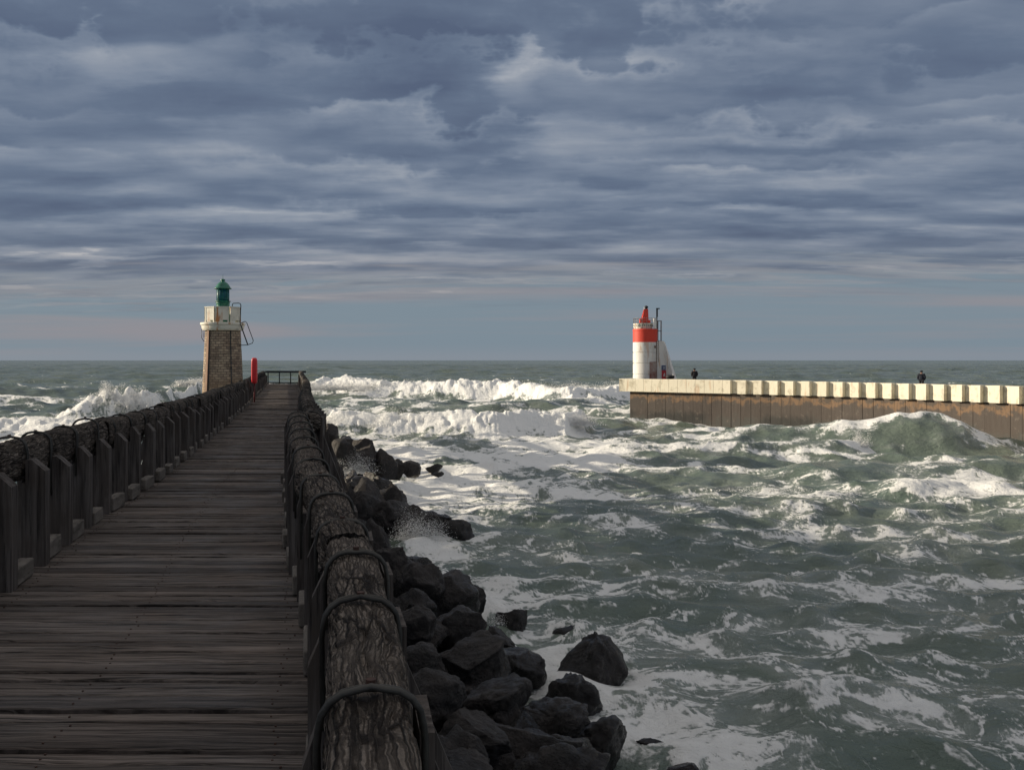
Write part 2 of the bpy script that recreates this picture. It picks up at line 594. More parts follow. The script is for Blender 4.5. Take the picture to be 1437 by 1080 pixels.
M_SKIN = plain('skin', (.38, .22, .16), .6, 0, .1, 5, 0)
M_BLACK = plain('black_rubber', (.022, .022, .024), .6, 0, .4, 5, .2)


def rock_mat():
    m, n, bs = mat('dark_rock')
    v = coords(n)
    a = n.noise(v, 1.3, 9, 0.65, .2)
    b = n.noise(v, 7.0, 8, 0.7)
    geo = n.node('ShaderNodeNewGeometry')
    pz = n.sep(geo.outputs['Position'])[2]
    wet = n.rng(n.m('ADD', pz, n.m('MULTIPLY', a, 1.6)), SEA + 1.0, SEA + 2.6, 1.0, 0.0)
    col = n.mix(n.rng(a, .38, .62), (.019, .0165, .0165), (.043, .036, .034))
    col = n.mix(n.rng(b, .52, .7), col, (.080, .068, .063))
    col = n.mix(wet, col, n.mix(1.0, col, (.42, .42, .44), 'MULTIPLY'))
    n.put(bs.inputs['Base Color'], col)
    n.put(bs.inputs['Roughness'], n.rng(n.m('ADD', wet, n.m('MULTIPLY', b, .6)), .2, 1.2, .75, .24))
    c_ = n.noise(v, 30.0, 5, .7)
    bump(n, bs, n.m('ADD', n.m('ADD', n.m('MULTIPLY', a, .8), n.m('MULTIPLY', b, .7)), n.m('MULTIPLY', c_, .25)), 1.0, .17)
    return m


M_ROCK = rock_mat()


def painted(name, c, stain_amt, rust_amt, vs=1.0, dirt=(.30, .27, .20)):
    m, n, bs = mat(name)
    v = n.node('ShaderNodeNewGeometry').outputs['Position']
    a = n.noise(v, 1.8 * vs, 7, .65, .2)
    drip = n.noise(n.mapping(v, scale=(5, 5, .7)), 1.0 * vs, 5, .6)
    rust = n.noise(n.mapping(v, loc=(4, 2, 9), scale=(3.2, 3.2, .55)), 1.0 * vs, 4, .55)
    col = n.mix(n.m('MULTIPLY', n.rng(a, .5, .68), stain_amt), c, dirt)
    col = n.mix(n.m('MULTIPLY', n.rng(drip, .56, .72), stain_amt * .8), col, tuple(x * .55 for x in c))
    col = n.mix(n.m('MULTIPLY', n.rng(rust, .57, .66), rust_amt), col, (.48, .20, .05))
    n.put(bs.inputs['Base Color'], col)
    bs.inputs['Roughness'].default_value = .6
    bump(n, bs, a, .15, .02)
    return m


M_WHITEPAINT = painted('white_tower_paint', (.76, .75, .72), .25, .45)
M_GALLERY = painted('rusty_white_paint', (.74, .72, .62), .35, .9, 1.0)
M_REDPAINT = painted('red_tower_paint', (.66, .055, .03), .15, .0, 1.0, (.35, .05, .03))
M_PARAPET = painted('parapet_whitewash', (.74, .69, .55), .60, .35, .9, (.36, .32, .22))
M_CONCRETE = plain('pier_concrete', (.30, .28, .25), .85, 0, .35, 1.2, .4, .2, bd=.03)


def quay_mat():
    m, n, bs = mat('stained_quay_wall')
    v = coords(n, False)
    z = n.sep(n.node('ShaderNodeNewGeometry').outputs['Position'])[2]
    a = n.noise(v, .9, 8, .65, .3)
    b = n.noise(n.mapping(v, scale=(4, 4, .5)), 1.0, 5, .6)
    zz = n.m('ADD', z, n.m('MULTIPLY', n.m('SUBTRACT', a, .5), 2.6))
    col = n.mix(n.rng(zz, -2.05, -1.75), (.070, .057, .049), (.185, .115, .066))
    col = n.mix(n.rng(zz, -1.6, -1.4), col, (.085, .065, .05))
    col = n.mix(n.rng(zz, -3.7, -2.9, 1.0, 0.0), col, (.065, .064, .058))
    col = n.mix(n.m('MULTIPLY', n.rng(b, .50, .66), .55), col, (.055, .042, .035))
    d_ = n.noise(v, 2.6, 8, .7)
    blk = n.m('MULTIPLY', n.rng(n.m('ADD', z, n.m('MULTIPLY', d_, 1.6)), -2.6, -1.9, 1.0, 0.0), n.rng(n.noise(v, .22, 2, .5), .42, .56))
    col = n.mix(n.m('MULTIPLY', blk, .8), col, (.020, .021, .020))
    col = n.mix(n.m('MULTIPLY', n.rng(d_, .56, .68), .35), col, (.20, .17, .145))
    n.put(bs.inputs['Base Color'], col)
    bs.inputs['Roughness'].default_value = .8
    bump(n, bs, n.m('ADD', a, b), .5, .05)
    return m


M_QUAY = quay_mat()


def masonry():
    m, n, bs = mat('tower_masonry')
    uvn = n.node('ShaderNodeTexCoord').outputs['UV']
    br = n.node('ShaderNodeTexBrick')
    nz = n.noise(uvn, 3.0, 3, .5, col=True)
    n.put(br.inputs['Vector'], n.vm('ADD', uvn, n.vm('MULTIPLY', n.vm('SUBTRACT', nz, (.5, .5, .5)), (.16, .085, 0))))
    br.inputs['Scale'].default_value = 1.0
    br.inputs['Brick Width'].default_value = .33
    br.inputs['Row Height'].default_value = .15
    br.inputs['Mortar Size'].default_value = .014
    br.inputs['Mortar Smooth'].default_value = .3
    br.inputs['Color1'].default_value = (.52, .41, .29, 1)
    br.inputs['Color2'].default_value = (.28, .22, .165, 1)
    br.inputs['Mortar'].default_value = (.10, .083, .068, 1)
    a = n.noise(uvn, 1.1, 6, .6)
    b = n.noise(uvn, 9, 6, .6)
    col = n.mix(n.rng(a, .4, .62), br.outputs[0], n.mix(1.0, br.outputs[0], (.72, .68, .68), 'MULTIPLY'))
    low = n.rng(n.sep(uvn)[1], 4.1, 5.6, 1.0, 0.0)
    col = n.mix(n.m('MULTIPLY', low, .55), col, n.mix(n.rng(b, .4, .6), (.25, .17, .11), (.42, .28, .16)))
    n.put(bs.inputs['Base Color'], col)
    bs.inputs['Roughness'].default_value = .9
    h = n.m('ADD', n.m('MULTIPLY', n.m('SUBTRACT', 1.0, br.outputs[1]), 1.0), n.m('MULTIPLY', b, .6))
    bump(n, bs, h, .9, .04)
    return m


M_MASON = masonry()


def water_mat():
    m, n, bs = mat('sea_water')
    at = n.node('ShaderNodeAttribute', attribute_name='foam')
    fo = at.outputs['Fac']
    th = n.node('ShaderNodeAttribute', attribute_name='thin').outputs['Fac']
    pos = n.node('ShaderNodeTexCoord').outputs['Object']
    ps = n.sep(pos)
    flat = n.xyz(ps[0], ps[1], n.m('MULTIPLY', ps[2], 1.0))
    f1 = n.noise(flat, 3.2, 8, .70, .3)
    f2 = n.noise(flat, .9, 6, .6, .8)
    lace = n.m('SUBTRACT', 1.0, n.m('MULTIPLY', n.m('ABSOLUTE', n.m('SUBTRACT', n.noise(flat, 1.5, 5, .62, .9), .5)), 9.0), clamp=True)
    fac = n.m('ADD', fo, n.m('MULTIPLY', n.m('SUBTRACT', f1, .5), 1.5))
    fac = n.m('ADD', fac, n.m('MULTIPLY', lace, n.m('MULTIPLY', th, .45)))
    fmask = n.rng(fac, .26, .92)
    # murky film where foam has dissolved
    film = n.m('MULTIPLY', n.rng(n.m('ADD', th, n.m('MULTIPLY', n.m('SUBTRACT', f2, .5), .8)), .2, 1.0), .5)
    wcol = n.mix(n.rng(n.noise(flat, .12, 3, .5), .35, .65), (.100, .138, .115), (.138, .172, .138))
    wcol = n.mix(film, wcol, (.29, .32, .295))
    n.put(bs.inputs['Base Color'], wcol)
    bs.inputs['Roughness'].default_value = .20
    bs.inputs['IOR'].default_value = 1.33
    d = n.vm('LENGTH', n.xyz(ps[0], ps[1], 0.0))
    r1 = n.noise(n.mapping(flat, scale=(1, 1.5, 1)), 1.6, 6, .66, .3)
    r2 = n.noise(n.mapping(flat, scale=(.16, .26, 1)), 1.0, 5, .6, .3)
    hh = n.m('ADD', n.m('MULTIPLY', r1, n.rng(d, 60, 400, .25, .10, False)), n.m('MULTIPLY', r2, n.rng(d, 60, 600, 0.12, 2.4, False)))
    b = n.node('ShaderNodeBump')
    b.inputs['Strength'].default_value = .9
    b.inputs['Distance'].default_value = 1.0
    n.put(b.inputs['Height'], hh)
    n.l.new(b.outputs[0], bs.inputs['Normal'])
    fs = n.node('ShaderNodeBsdfPrincipled')
    fcol = n.mix(n.rng(fmask, .2, 1.0), (.46, .51, .49), (.86, .87, .86))
    n.put(fs.inputs['Base Color'], fcol)
    fs.inputs['Roughness'].default_value = .8
    fs.inputs['Specular IOR Level'].default_value = .2
    b2 = n.node('ShaderNodeBump')
    b2.inputs['Strength'].default_value = .8
    b2.inputs['Distance'].default_value = .22
    n.put(b2.inputs['Height'], n.m('ADD', f1, n.m('MULTIPLY', fmask, .35)))
    n.l.new(b2.outputs[0], fs.inputs['Normal'])
    mxs = n.node('ShaderNodeMixShader')
    n.put(mxs.inputs[0], fmask)
    n.l.new(bs.outputs[0], mxs.inputs[1]); n.l.new(fs.outputs[0], mxs.inputs[2])
    out = [x for x in n.n if x.type == 'OUTPUT_MATERIAL'][0]
    n.l.new(mxs.outputs[0], out.inputs[0])
    return m


M_WATER = water_mat()
M_SPRAY = plain('sea_spray_white', (.82, .83, .83), .8, 0, .02, 2, 0, .1)
M_SHADE_CLOUD = plain('shade_cloud_grey', (.7, .72, .75), 1, 0, .05, .01, 0, 0)

# ------------------------------------------------------------------ unseen cloud added outside the frame to shade the near pier
def shade_cloud_bank():
    bm = bmesh.new()
    D = 1500.0
    h = D * math.tan(SUN_EL)
    ax = Vector((math.cos(SUN_AZ), math.sin(SUN_AZ), 0))
    per = Vector((-ax.y, ax.x, 0))
    # target shaded strip on the ground: y from -500 to +38
    rnd = random.Random(3)
    for i in range(70):
        t = rnd.uniform(0, 1)
        rad = rnd.uniform(34, 60)
        y = SHADE_EDGE - rad - t * 420
        c = Vector((0, y, 0)) + ax * (D + rnd.uniform(-20, 20)) + Vector((0, 0, h + rnd.uniform(-26, 22)))
        geom = bmesh.ops.create_icosphere(bm, subdivisions=3, radius=rad, matrix=Matrix.Translation(c) @ Matrix.Diagonal((1.3, 1, .62, 1)))
        for v in geom['verts']:
            d = (v.co - c).normalized()
            v.co += d * (mnoise.fractal(v.co * .02, 1.0, 2.0, 4)) * 14
    me = bpy.data.meshes.new('shade_cloud_bank')
    bm.to_mesh(me); bm.free()
    me.materials.append(M_SHADE_CLOUD)
    for p in me.polygons: p.use_smooth = True
    o = bpy.data.objects.new('shade_cloud', me); C.objects.link(o)
    tag(o, kind='structure')


SHADE_EDGE = 42.0
shade_cloud_bank()

# ------------------------------------------------------------------ sea
def Wp(px, py):
    Z = 7840.0 / (py - 505.0)
    return (px - 718.5) * Z / F, Z


def build_sea():
    th = np.concatenate([np.linspace(-180, -36, 60, endpoint=False), np.linspace(-36, 36, 1250, endpoint=False), np.linspace(36, 180, 61)])
    th = np.radians(th)
    rr = [1.0]
    while rr[-1] < 14000:
        r = rr[-1]
        k = .03 if r < 8 else .0068 if r < 12 else .0038 if r < 110 else .0046 if r < 220 else .009 if r < 1200 else .03
        rr.append(r * (1 + k))
    rr = np.array(rr)
    T, RR = np.meshgrid(th, rr)
    X = (RR * np.sin(T)).ravel(); Y = (RR * np.cos(T)).ravel(); Rf = RR.ravel()
    n1, n0 = len(rr), len(th)
    spac = np.maximum(Rf * .004, .05)
    H = np.zeros_like(X); DX = np.zeros_like(X); DY = np.zeros_like(X)
    rs = np.random.default_rng(5)
    near = 1 - sstep(60, 130, Rf)
    comps = []
    for i in range(46):
        lam = 1.3 * (34 / 1.3) ** (i / 45.0)
        lam *= rs.uniform(.9, 1.1)
        ang = rs.normal(-math.pi / 2, .55 if lam > 8 else .95)      # travelling toward the shore
        comps.append((lam, ang, rs.uniform(0, 6.28)))
    calm = .26 + .74 * sstep(22, 62, Rf)
    # patchiness: chop stronger in some places
    patch = .55 + .9 * fbm(X * .06, Y * .06, 3, 9)
    for lam, ang, ph in comps:
        k = 2 * math.pi / lam
        amp = .0185 * lam ** .58 if lam < 9 else .048 * (lam / 9.0) ** .35
        att = sstep(2.2, 5.0, lam / spac)
        a = amp * att * (patch if lam < 12 else 1.0)
        if lam > 2.6: a = a * calm
        if lam > 9: a = a * (1.0 + .8 * (1 - near))
        p = k * (X * math.cos(ang) + Y * math.sin(ang)) + ph
        s, c = np.sin(p), np.cos(p)
        H += a * c
        DX -= a * s * math.cos(ang) * .75; DY -= a * s * math.sin(ang) * .75
    # long swell far out
    for lam, ang, ph in ((58, -1.50, .3), (74, -1.66, 2.0), (41, -1.38, 4.1)):
        k = 2 * math.pi / lam
        H += .30 * sstep(70, 160, Rf) * np.cos(k * (X * math.cos(ang) + Y * math.sin(ang)) + ph)
    foam = np.full_like(X, 0.0); thin = np.zeros_like(X)
    crest = sstep(.28, .95, H / (.22 + .25 * (1 - near)))
    # ---- authored density of foam patches: ellipses on the water (from, size in metres)
    dens = np.full_like(X, -.05)
    thick = np.zeros_like(X)

    def ell(px, py, wx, wy, amt, rot=0.0, to=None):
        x0, y0 = Wp(px, py)
        sx = wx * y0 / F; sy = wy * y0 * y0 / 7840.0
        ax_, ay_ = X - x0, Y - y0
        if rot:
            c, s = math.cos(rot), math.sin(rot)
            ax_, ay_ = ax_ * c + ay_ * s, -ax_ * s + ay_ * c
        g = np.exp(-((ax_ / sx) ** 2 + (ay_ / sy) ** 2))
        dens[:] = dens + amt * g
        return g

    # broad foamy zones
    ell(700, 632, 200, 30, .62); ell(600, 640, 120, 26, .40)
    ell(640, 700, 110, 40, .34); ell(760, 665, 170, 20, .28)
    ell(640, 790, 90, 38, .34); ell(700, 840, 120, 40, .20)
    ell(900, 990, 230, 60, .22); ell(860, 985, 60, 30, .25); ell(1120, 1040, 300, 45, .16)
    ell(790, 910, 120, 32, .26); ell(960, 880, 160, 26, .16); ell(1000, 815, 160, 20, .14)
    ell(1000, 628, 230, 7, .50); ell(860, 624, 80, 8, .25); ell(1190, 622, 60, 7, .5)
    ell(1330, 672, 130, 17, .62); ell(1400, 690, 80, 18, .40); ell(1150, 694, 75, 11, .60); ell(1030, 688, 90, 8, .35)
    ell(1370, 812, 100, 7, .62); ell(1290, 776, 45, 5, .50); ell(1290, 890, 55, 7, .45); ell(1140, 960, 50, 12, .50)
    ell(1210, 600, 90, 10, .30); ell(1250, 650, 130, 5, .32); ell(1300, 1000, 140, 14, .26)
    ell(850, 690, 60, 8, .30); ell(900, 655, 120, 8, .20); ell(1080, 760, 120, 8, .20); ell(960, 740, 130, 10, .20)
    ell(600, 560, 190, 14, .42); ell(820, 565, 90, 12, .40); ell(700, 575, 200, 6, .10)
    ell(70, 562, 100, 6, .62); ell(170, 560, 60, 5, .3); ell(40, 605, 90, 14, .60); ell(180, 600, 100, 20, .5)
    ell(245, 555, 60, 8, .35); ell(275, 540, 22, 8, .6); ell(560, 525, 12, 1.2, .55); ell(20, 542, 10, 1.0, .5); ell(110, 541, 12, 1.0, .5)
    ell(1150, 850, 220, 30, -.14); ell(1300, 730, 140, 20, -.16); ell(1180, 640, 0.1, 0.1, 0)

    # ---- breaking ridges: polyline on the water, height, front/back width, foaminess
    def ridge(pts, A, wf, wb, fmn, lump=.3, taper=.18, jit=1.2, sd=0, foamw=1.0):
        pts = np.array([Wp(*p) for p in pts])
        # distance along the line by x
        o = np.argsort(pts[:, 0]); pts = pts[o]
        yl = np.interp(X, pts[:, 0], pts[:, 1])
        L = pts[-1, 0] - pts[0, 0]
        t = (X - pts[0, 0]) / L
        env = sstep(0, taper, t) * (1 - sstep(1 - taper, 1, t))
        j = (fbm(X * .11 + sd, Y * .02, 3, 31 + sd) - .5) * jit * 4
        q = Y - yl - j                                   # + = farther than the crest
        q1_ = fbm(X * .9, Y * .9, 2, 33) - .5
        av_ = A * env * (.66 + .68 * fbm(X * .16 + sd * 3, Y * 0 + sd, 3, 40 + sd))
        prof = np.where(q < 0, np.exp(-(q / wf) ** 2), np.exp(-(q / wb) ** 2))
        bil = 0
        for o_, (f_, g_) in enumerate(((.55, 1.0), (1.2, .55), (2.6, .30), (5.5, .16))):
            bil = bil + g_ * np.abs(2 * vn(X * f_ + o_ * 7 + 1.2 * q1_, Y * f_ * .8 + o_ * 3, 50 + sd + o_) - 1)
        hh = av_ * prof
        H[:] = H * (1 - .6 * prof * env) + hh
        if fmn > 0:
            fz = np.exp(-(np.where(q < 0, q / (wf * 1.5), q / (wb * .42 * foamw))) ** 2) * env
            dens[:] = dens + fmn * fz * 1.2
            thick[:] = np.maximum(thick, fz * fmn)
            H[:] = H + lump * A * fz * (bil - .4) * .46
        return prof * env

    ridge([(405, 553), (560, 555), (700, 559), (800, 566), (890, 560), (960, 556)], 2.2, 4.5, 12, .95, .55, .06, 2.0, 1)
    ridge([(440, 607), (600, 610), (700, 612), (790, 608), (835, 600)], 1.45, 2.6, 4.5, 1.0, .6, .08, 1.0, 2)
    ridge([(430, 572), (560, 573), (690, 578), (850, 570), (890, 572)], .85, 4.5, 7, .12, .2, .12, 1.5, 3)
    ridge([(750, 566), (810, 563), (862, 570)], 1.2, 5, 8, .30, .2, .3, 1.0, 4)
    ridge([(-60, 572), (60, 570), (150, 568), (230, 571)], 1.0, 6, 8, .55, .4, .15, 1.5, 5)
    ridge([(-80, 614), (40, 612), (120, 614), (250, 612)], 1.2, 3.0, 4.5, 1.0, .7, .1, 1.0, 6)
    ridge([(200, 569), (262, 560), (320, 557), (400, 560)], 2.3, 7, 12, .62, .7, .2, .8, 7)
    ridge([(800, 638), (950, 636), (1100, 637), (1235, 640)], .55, 1.4, 2.6, .35, .5, .15, .5, 8)
    ridge([(1080, 720), (1150, 714), (1215, 720)], .40, .8, 1.8, .55, .5, .2, .25, 9)
    ridge([(1220, 700), (1340, 690), (1460, 700)], .45, 1.2, 3.2, .5, .5, .2, .3, 10)
    ridge([(1090, 672), (1250, 668), (1440, 676)], .75, 2.2, 4.0, .0, .2, .2, .5, 11)
    # peak thrown up against the concrete pier
    for (x0, y0, A, sx, sy, rot) in ((26.6, 66.5, 1.65, 4.4, 2.4, -.25), (29.6, 65.2, .60, 3.2, 2.0, -.95), (19.5, 69.5, .75, 6.0, 2.6, -.2)):
        c, s = math.cos(rot), math.sin(rot)
        u = (X - x0) * c + (Y - y0) * s; v = -(X - x0) * s + (Y - y0) * c
        g = np.exp(-(u / sx) ** 2) * np.where(v < 0, np.exp(-(v / (sy * 1.5)) ** 2), np.exp(-(v / (sy * .8)) ** 2))
        H += A * g
        dens += .34 * np.exp(-(u / sx) ** 2 - (v / (sy * .55)) ** 2) * (1 if x0 < 28 else .35)
    # splash mound left of the pier and at the rocks
    for (px, py, A, s) in ((150, 602, 1.6, 2.6), (186, 602, 1.5, 2.6), (212, 602, 1.2, 1.8), (112, 604, 1.2, 2.2), (1205, 634, .75, .9), (1185, 636, .35, 1.3),
                           (495, 668, .6, 1.0), (585, 768, .4, .7), (1130, 985, .22, .8), (1180, 995, .2, .8)):
        x0, y0 = Wp(px, py)
        g = np.exp(-((X - x0) / s) ** 2 - ((Y - y0) / (s * .8)) ** 2)
        H += A * g * (.85 + .5 * np.abs(2 * fbm(X * .9, Y * .9, 3, 77) - 1))
        dens += (.35 if py > 900 else 1.1) * g
        thick = np.maximum(thick, g * (.45 if py > 900 else 1.0))
    # foam hugging the rock bank
    bx = np.interp(Y, BANK_Y, BANK_X)
    dens += .55 * np.exp(-((X - bx - .6) / 1.3) ** 2) * (Y > 5) * (Y < 80)
    # against the pier wall
    # ---- pattern: drifting patches, lace and streaks, finer toward the camera
    q1 = fbm(X * .35, Y * .35, 4, 3) - .5; q2 = fbm(X * .35 + 9, Y * .35, 4, 4) - .5
    wx_ = X + 3.2 * q1; wy_ = Y + 3.2 * q2
    nrm = lambda v: (v - v.mean()) / v.std()
    p0 = nrm(fbm(wx_ * .22, wy_ * .45, 3, 64, .5))
    p1 = nrm(fbm(wx_ * 1.3, wy_ * 2.0, 5, 12, .66))
    p2 = nrm(fbm(wx_ * .48, wy_ * .85, 5, 60, .60))
    l1 = sstep(.74, 1.0, 1 - np.abs(2 * fbm(wx_ * .70, wy_ * 1.15, 5, 21, .58) - 1) * 1.7)
    l2 = sstep(.70, 1.0, 1 - np.abs(2 * fbm(wx_ * 1.9, wy_ * 2.8, 4, 27, .58) - 1) * 1.7)
    far = sstep(80, 170, Rf)
    dz_ = np.clip(dens, -.6, .75)
    base = .62 * dz_ + crest * .14 * (.2 + .8 * near) - (.30 * far + .40 * sstep(160, 420, Rf)) * (thick < .1)
    dn = sstep(16, 72, Rf)
    l3 = sstep(.66, 1.0, 1 - np.abs(2 * fbm(wx_ * 4.2, wy_ * 7.5, 3, 37, .6) - 1) * 1.7)
    field = base + (.05 + .21 * dn) * p0 + (.19 - .14 * dn) * p1 + (.07 + .14 * dn) * p2 + (.22 + .09 * dn) * l1 + (.40 - .33 * dn) * l2 + .24 * (1 - dn) * l3 - .035 * (1 - dn) + .05
    foam = sstep(-.05, 1.0, field)
    solid = sstep(.35, .8, thick + .10 * p1)
    foam = np.maximum(foam, solid)
    thin = np.clip(sstep(-.5, .6, base + .2 * p2 + .1 * p0), 0, 1)
    # foam stands a little proud and is lumpy
    H += foam * .045 * (fbm(X * 2.2, Y * 2.2, 3, 88) - .2) * near
    X2 = X + DX; Y2 = Y + DY
    V = np.stack([X2, Y2, SEA + H], 1)
    i, j = np.meshgrid(np.arange(n1 - 1), np.arange(n0 - 1), indexing='ij')
    a = (i * n0 + j).ravel()
    Fq = np.stack([a, a + n0, a + n0 + 1, a + 1], 1)[:, ::-1]
    o = obj('sea', V, Fq, M_WATER, origin=(0, 0, 0), smooth=True, attrs={'foam': foam, 'thin': thin})
    tag(o, kind='structure')
    return X2, Y2, H, foam


BANK_Y = np.array([-10, 0, 8, 13.2, 14.1, 17.2, 22.7, 25, 27, 29.5, 31, 34, 37, 41, 43.5, 46, 48.5, 52, 57, 62, 73, 80])
BANK_X = np.array([3.2, 3.0, 2.6, 2.2, 1.7, .5, -.5, -1.9, -3.4, -3.6, -1.7, -2.8, -4.2, -5.4, -7.9, -8.3, -5.6, -5.2, -7.4, -9.4, -13.2, -15.5])
sx_, sy_, sh_, sf_ = build_sea()

# ------------------------------------------------------------------ spray
def spray(name, seeds, n, label):
    """seeds: (x, y, z, spread x, spread y, height, dropsize, weight)"""
    rs = np.random.default_rng(len(seeds) * 13 + n)
    wts = np.array([s[7] for s in seeds], float); wts /= wts.sum()
    idx = rs.choice(len(seeds), n, p=wts)
    S = np.array([s[:7] for s in seeds])[idx]
    # plume columns: each seed has jets
    jet = rs.integers(0, 9, n)
    jr = np.random.default_rng(4).normal(0, 1, (len(seeds), 9, 3))
    J = jr[idx, jet]
    jh = .62 + .38 * np.abs(J[:, 2]) / 1.3
    t = rs.random(n) ** 1.7
    hgt = S[:, 5] * np.minimum(jh, 1.25) * t
    P_ = np.stack([S[:, 0] + S[:, 3] * (J[:, 0] * .55 + rs.normal(0, .45, n) * (1.1 - .45 * t)),
                   S[:, 1] + S[:, 4] * (J[:, 1] * .6 + rs.normal(0, .3, n)),
                   S[:, 2] + hgt], 1)
    sz = S[:, 6] * np.exp(rs.normal(-.25, .55, n)) * (1.15 - .6 * t)
    base = np.array([[1, 1, 1], [1, -1, -1], [-1, 1, -1], [-1, -1, 1]], float) * .6
    q = rs.normal(size=(n, 3, 3)); Q, _ = np.linalg.qr(q)
    V = (base[None] @ Q) * sz[:, None, None] + P_[:, None]
    V = V.reshape(-1, 3)
    f = np.array([[0, 1, 2], [0, 3, 1], [0, 2, 3], [1, 3, 2]])
    Fq = (np.arange(n)[:, None, None] * 4 + f[None]).reshape(-1, 3)
    o = obj(name, V, Fq, M_SPRAY, smooth=True)
    tag(o, label, 'sea spray', kind='stuff')


def wz(px, py, dz=0.0):
    x, y = Wp(px, py)
    return x, y, SEA + dz


seeds = []
for px in range(0, 262, 7):
    top = float(np.interp(px, [0, 60, 95, 120, 145, 160, 187, 205, 225, 250, 262], [588, 588, 582, 562, 541, 550, 545, 560, 572, 588, 592]))
    x, y, z = wz(px, 603, .15)
    h = max(.45, (603 - top) / 17.3 * .84)
    seeds.append((x, y, z, .50, 1.0, h * 1.08, .027, h * h))
spray('sea_spray', seeds, 280000, 'tall white burst of spray behind the left timber railing')
seeds = []
for px in range(420, 880, 14):
    x, y, z = wz(px, 556 + (px > 750) * 5, 1.0)
    seeds.append((x, y, z, 1.8, 1.6, 1.25 + .4 * math.sin(px * .31), .040, 1))
for px in range(262, 292, 7):
    x, y, z = wz(px, 560, 1.8)
    seeds.append((x, y, z, 1.0, 1.0, 1.2, .05, 1))
spray('sea_spray', seeds, 110000, 'thin white spray blowing off the far breaker near the horizon')
seeds = []
for px in range(455, 825, 12):
    x, y, z = wz(px, 609, .7)
    seeds.append((x, y, z, 1.0, 1.0, .85 + .3 * math.sin(px * .23), .024, 1))
spray('sea_spray', seeds, 90000, 'spray along the nearer breaker in front of the rocks')
seeds = []
for (px, py, dz, sx, sy, h, s, wt) in ((1205, 634, .4, .35, .4, .9, .025, 3), (490, 672, .3, .7, .5, 1.1, .022, 8), (508, 668, .3, .5, .4, 1.3, .022, 7), (530, 664, .3, .4, .3, .8, .02, 3),
                                       (583, 768, .2, .5, .4, .9, .016, 7), (560, 735, .5, .35, .2, .7, .016, 3), (610, 755, .2, .4, .3, .6, .014, 2), (465, 690, .5, .5, .4, .8, .02, 5),
                                       (640, 755, .1, .4, .3, .5, .013, 1), (1150, 712, .2, .7, .2, .22, .016, 2), (1060, 695, .2, 1.5, .3, .2, .018, 1), (695, 880, .1, .2, .2, .3, .01, 1)):
    x, y, z = wz(px, py, dz)
    seeds.append((x, y, z, sx, sy, h, s, wt))
seeds = [q[:6] + (q[6] * .62, q[7]) for q in seeds]
spray('sea_spray', seeds, 52000, 'small splashes thrown up between the dark rocks')

# ------------------------------------------------------------------ pier outlines
LY = [-4, 0, 7.5, 9.6, 11.6, 14, 22.9, 35, 70, 76]
LX = [-1.7, -2.45, -3.86, -4.32, -4.70, -5.12, -6.90, -9.45, -17.3, -18.7]
RY = [-4, 0, 4.26, 6.7, 8.3, 10.4, 14, 15.6, 22, 40.8, 70, 76]
RX = [.62, -.10, -.87, -1.34, -1.72, -2.24, -3.10, -3.26, -4.75, -8.62, -15.0, -16.3]


def Lx(y): return float(np.interp(y, LY, LX))
def Rx(y): return float(np.interp(y, RY, RX))


pier = empty('timber_pier', (-5, 12, SEA), 'long dark weathered plank walkway running out to the green lighthouse', 'pier')


def build_deck():
    rs = random.Random(2)
    V, Fc, TN = [], [], []
    nails = MB()
    y = -3.0
    while y < 73.5:
        wd = rs.choice((.11, .13, .15, .16, .19, .21))
        x0, x1 = Lx(y) - .12, Rx(y) + .10
        x0 -= rs.uniform(0, .06); x1 += rs.uniform(0, .06)
        tilt = rs.gauss(-.004 if y < 16 else .01, .004)
        zt = rs.gauss(0, .007); roll = rs.gauss(0, .03)
        gap = rs.choice((.006, .010, .014, .022, .03))
        nu = 40 if y < 16 else 14
        sec = [(0, -.055), (0, -.008), (.008, 0.0), (wd * .33, .0), (wd * .66, .0), (wd - gap - .008, 0), (wd - gap, -.008), (wd - gap, -.055)]
        b = len(V)
        ph = rs.uniform(0, 100)
        for i in range(nu + 1):
            x = x0 + (x1 - x0) * i / nu
            t = (x - (x0 + x1) / 2)
            wob = (mnoise.noise(Vector((x * 1.3, ph, 0)))) * .009
            for k, (sy, sz) in enumerate(sec):
                e = mnoise.noise(Vector((x * 6, ph, k * 3))) * .005
                zz = zt + sz + roll * (sy - wd / 2) * 1.0 + mnoise.noise(Vector((x * 1.1, ph + sy * 20, 4))) * .006
                V.append((x, y + sy + wob + e + tilt * t, zz))
        TN += [rs.gauss(.5, .22)] * (len(V) - b)
        if y < 16:
            for f in (.08, .5, .92):
                for q in ((.3, .7) if wd > .14 else (.5,)):
                    nx_ = x0 + .12 + (x1 - x0 - .24) * f + rs.uniform(-.02, .02)
                    ny_ = y + wd * q + tilt * (nx_ - (x0 + x1) / 2)
                    nails.tube([(nx_, ny_, zt - .02), (nx_, ny_, zt + .0045)], .006, 6)
        m = len(sec)
        for i in range(nu):
            for k in range(m - 1):
                a = b + i * m + k
                Fc.append((a, a + m, a + m + 1, a + 1))
        Fc.append(tuple(b + k for k in range(m)))
        Fc.append(tuple(b + nu * m + k for k in range(m - 1, -1, -1)))
        y += wd
    o = obj('deck', V, Fc, M_DECK, pier, origin=(-5, 12, 0), smooth=False, attrs={'tone': np.array(TN)})
    tag(nails.out('nail_heads', M_BOLT, pier, fix=False), kind='stuff')


build_deck()
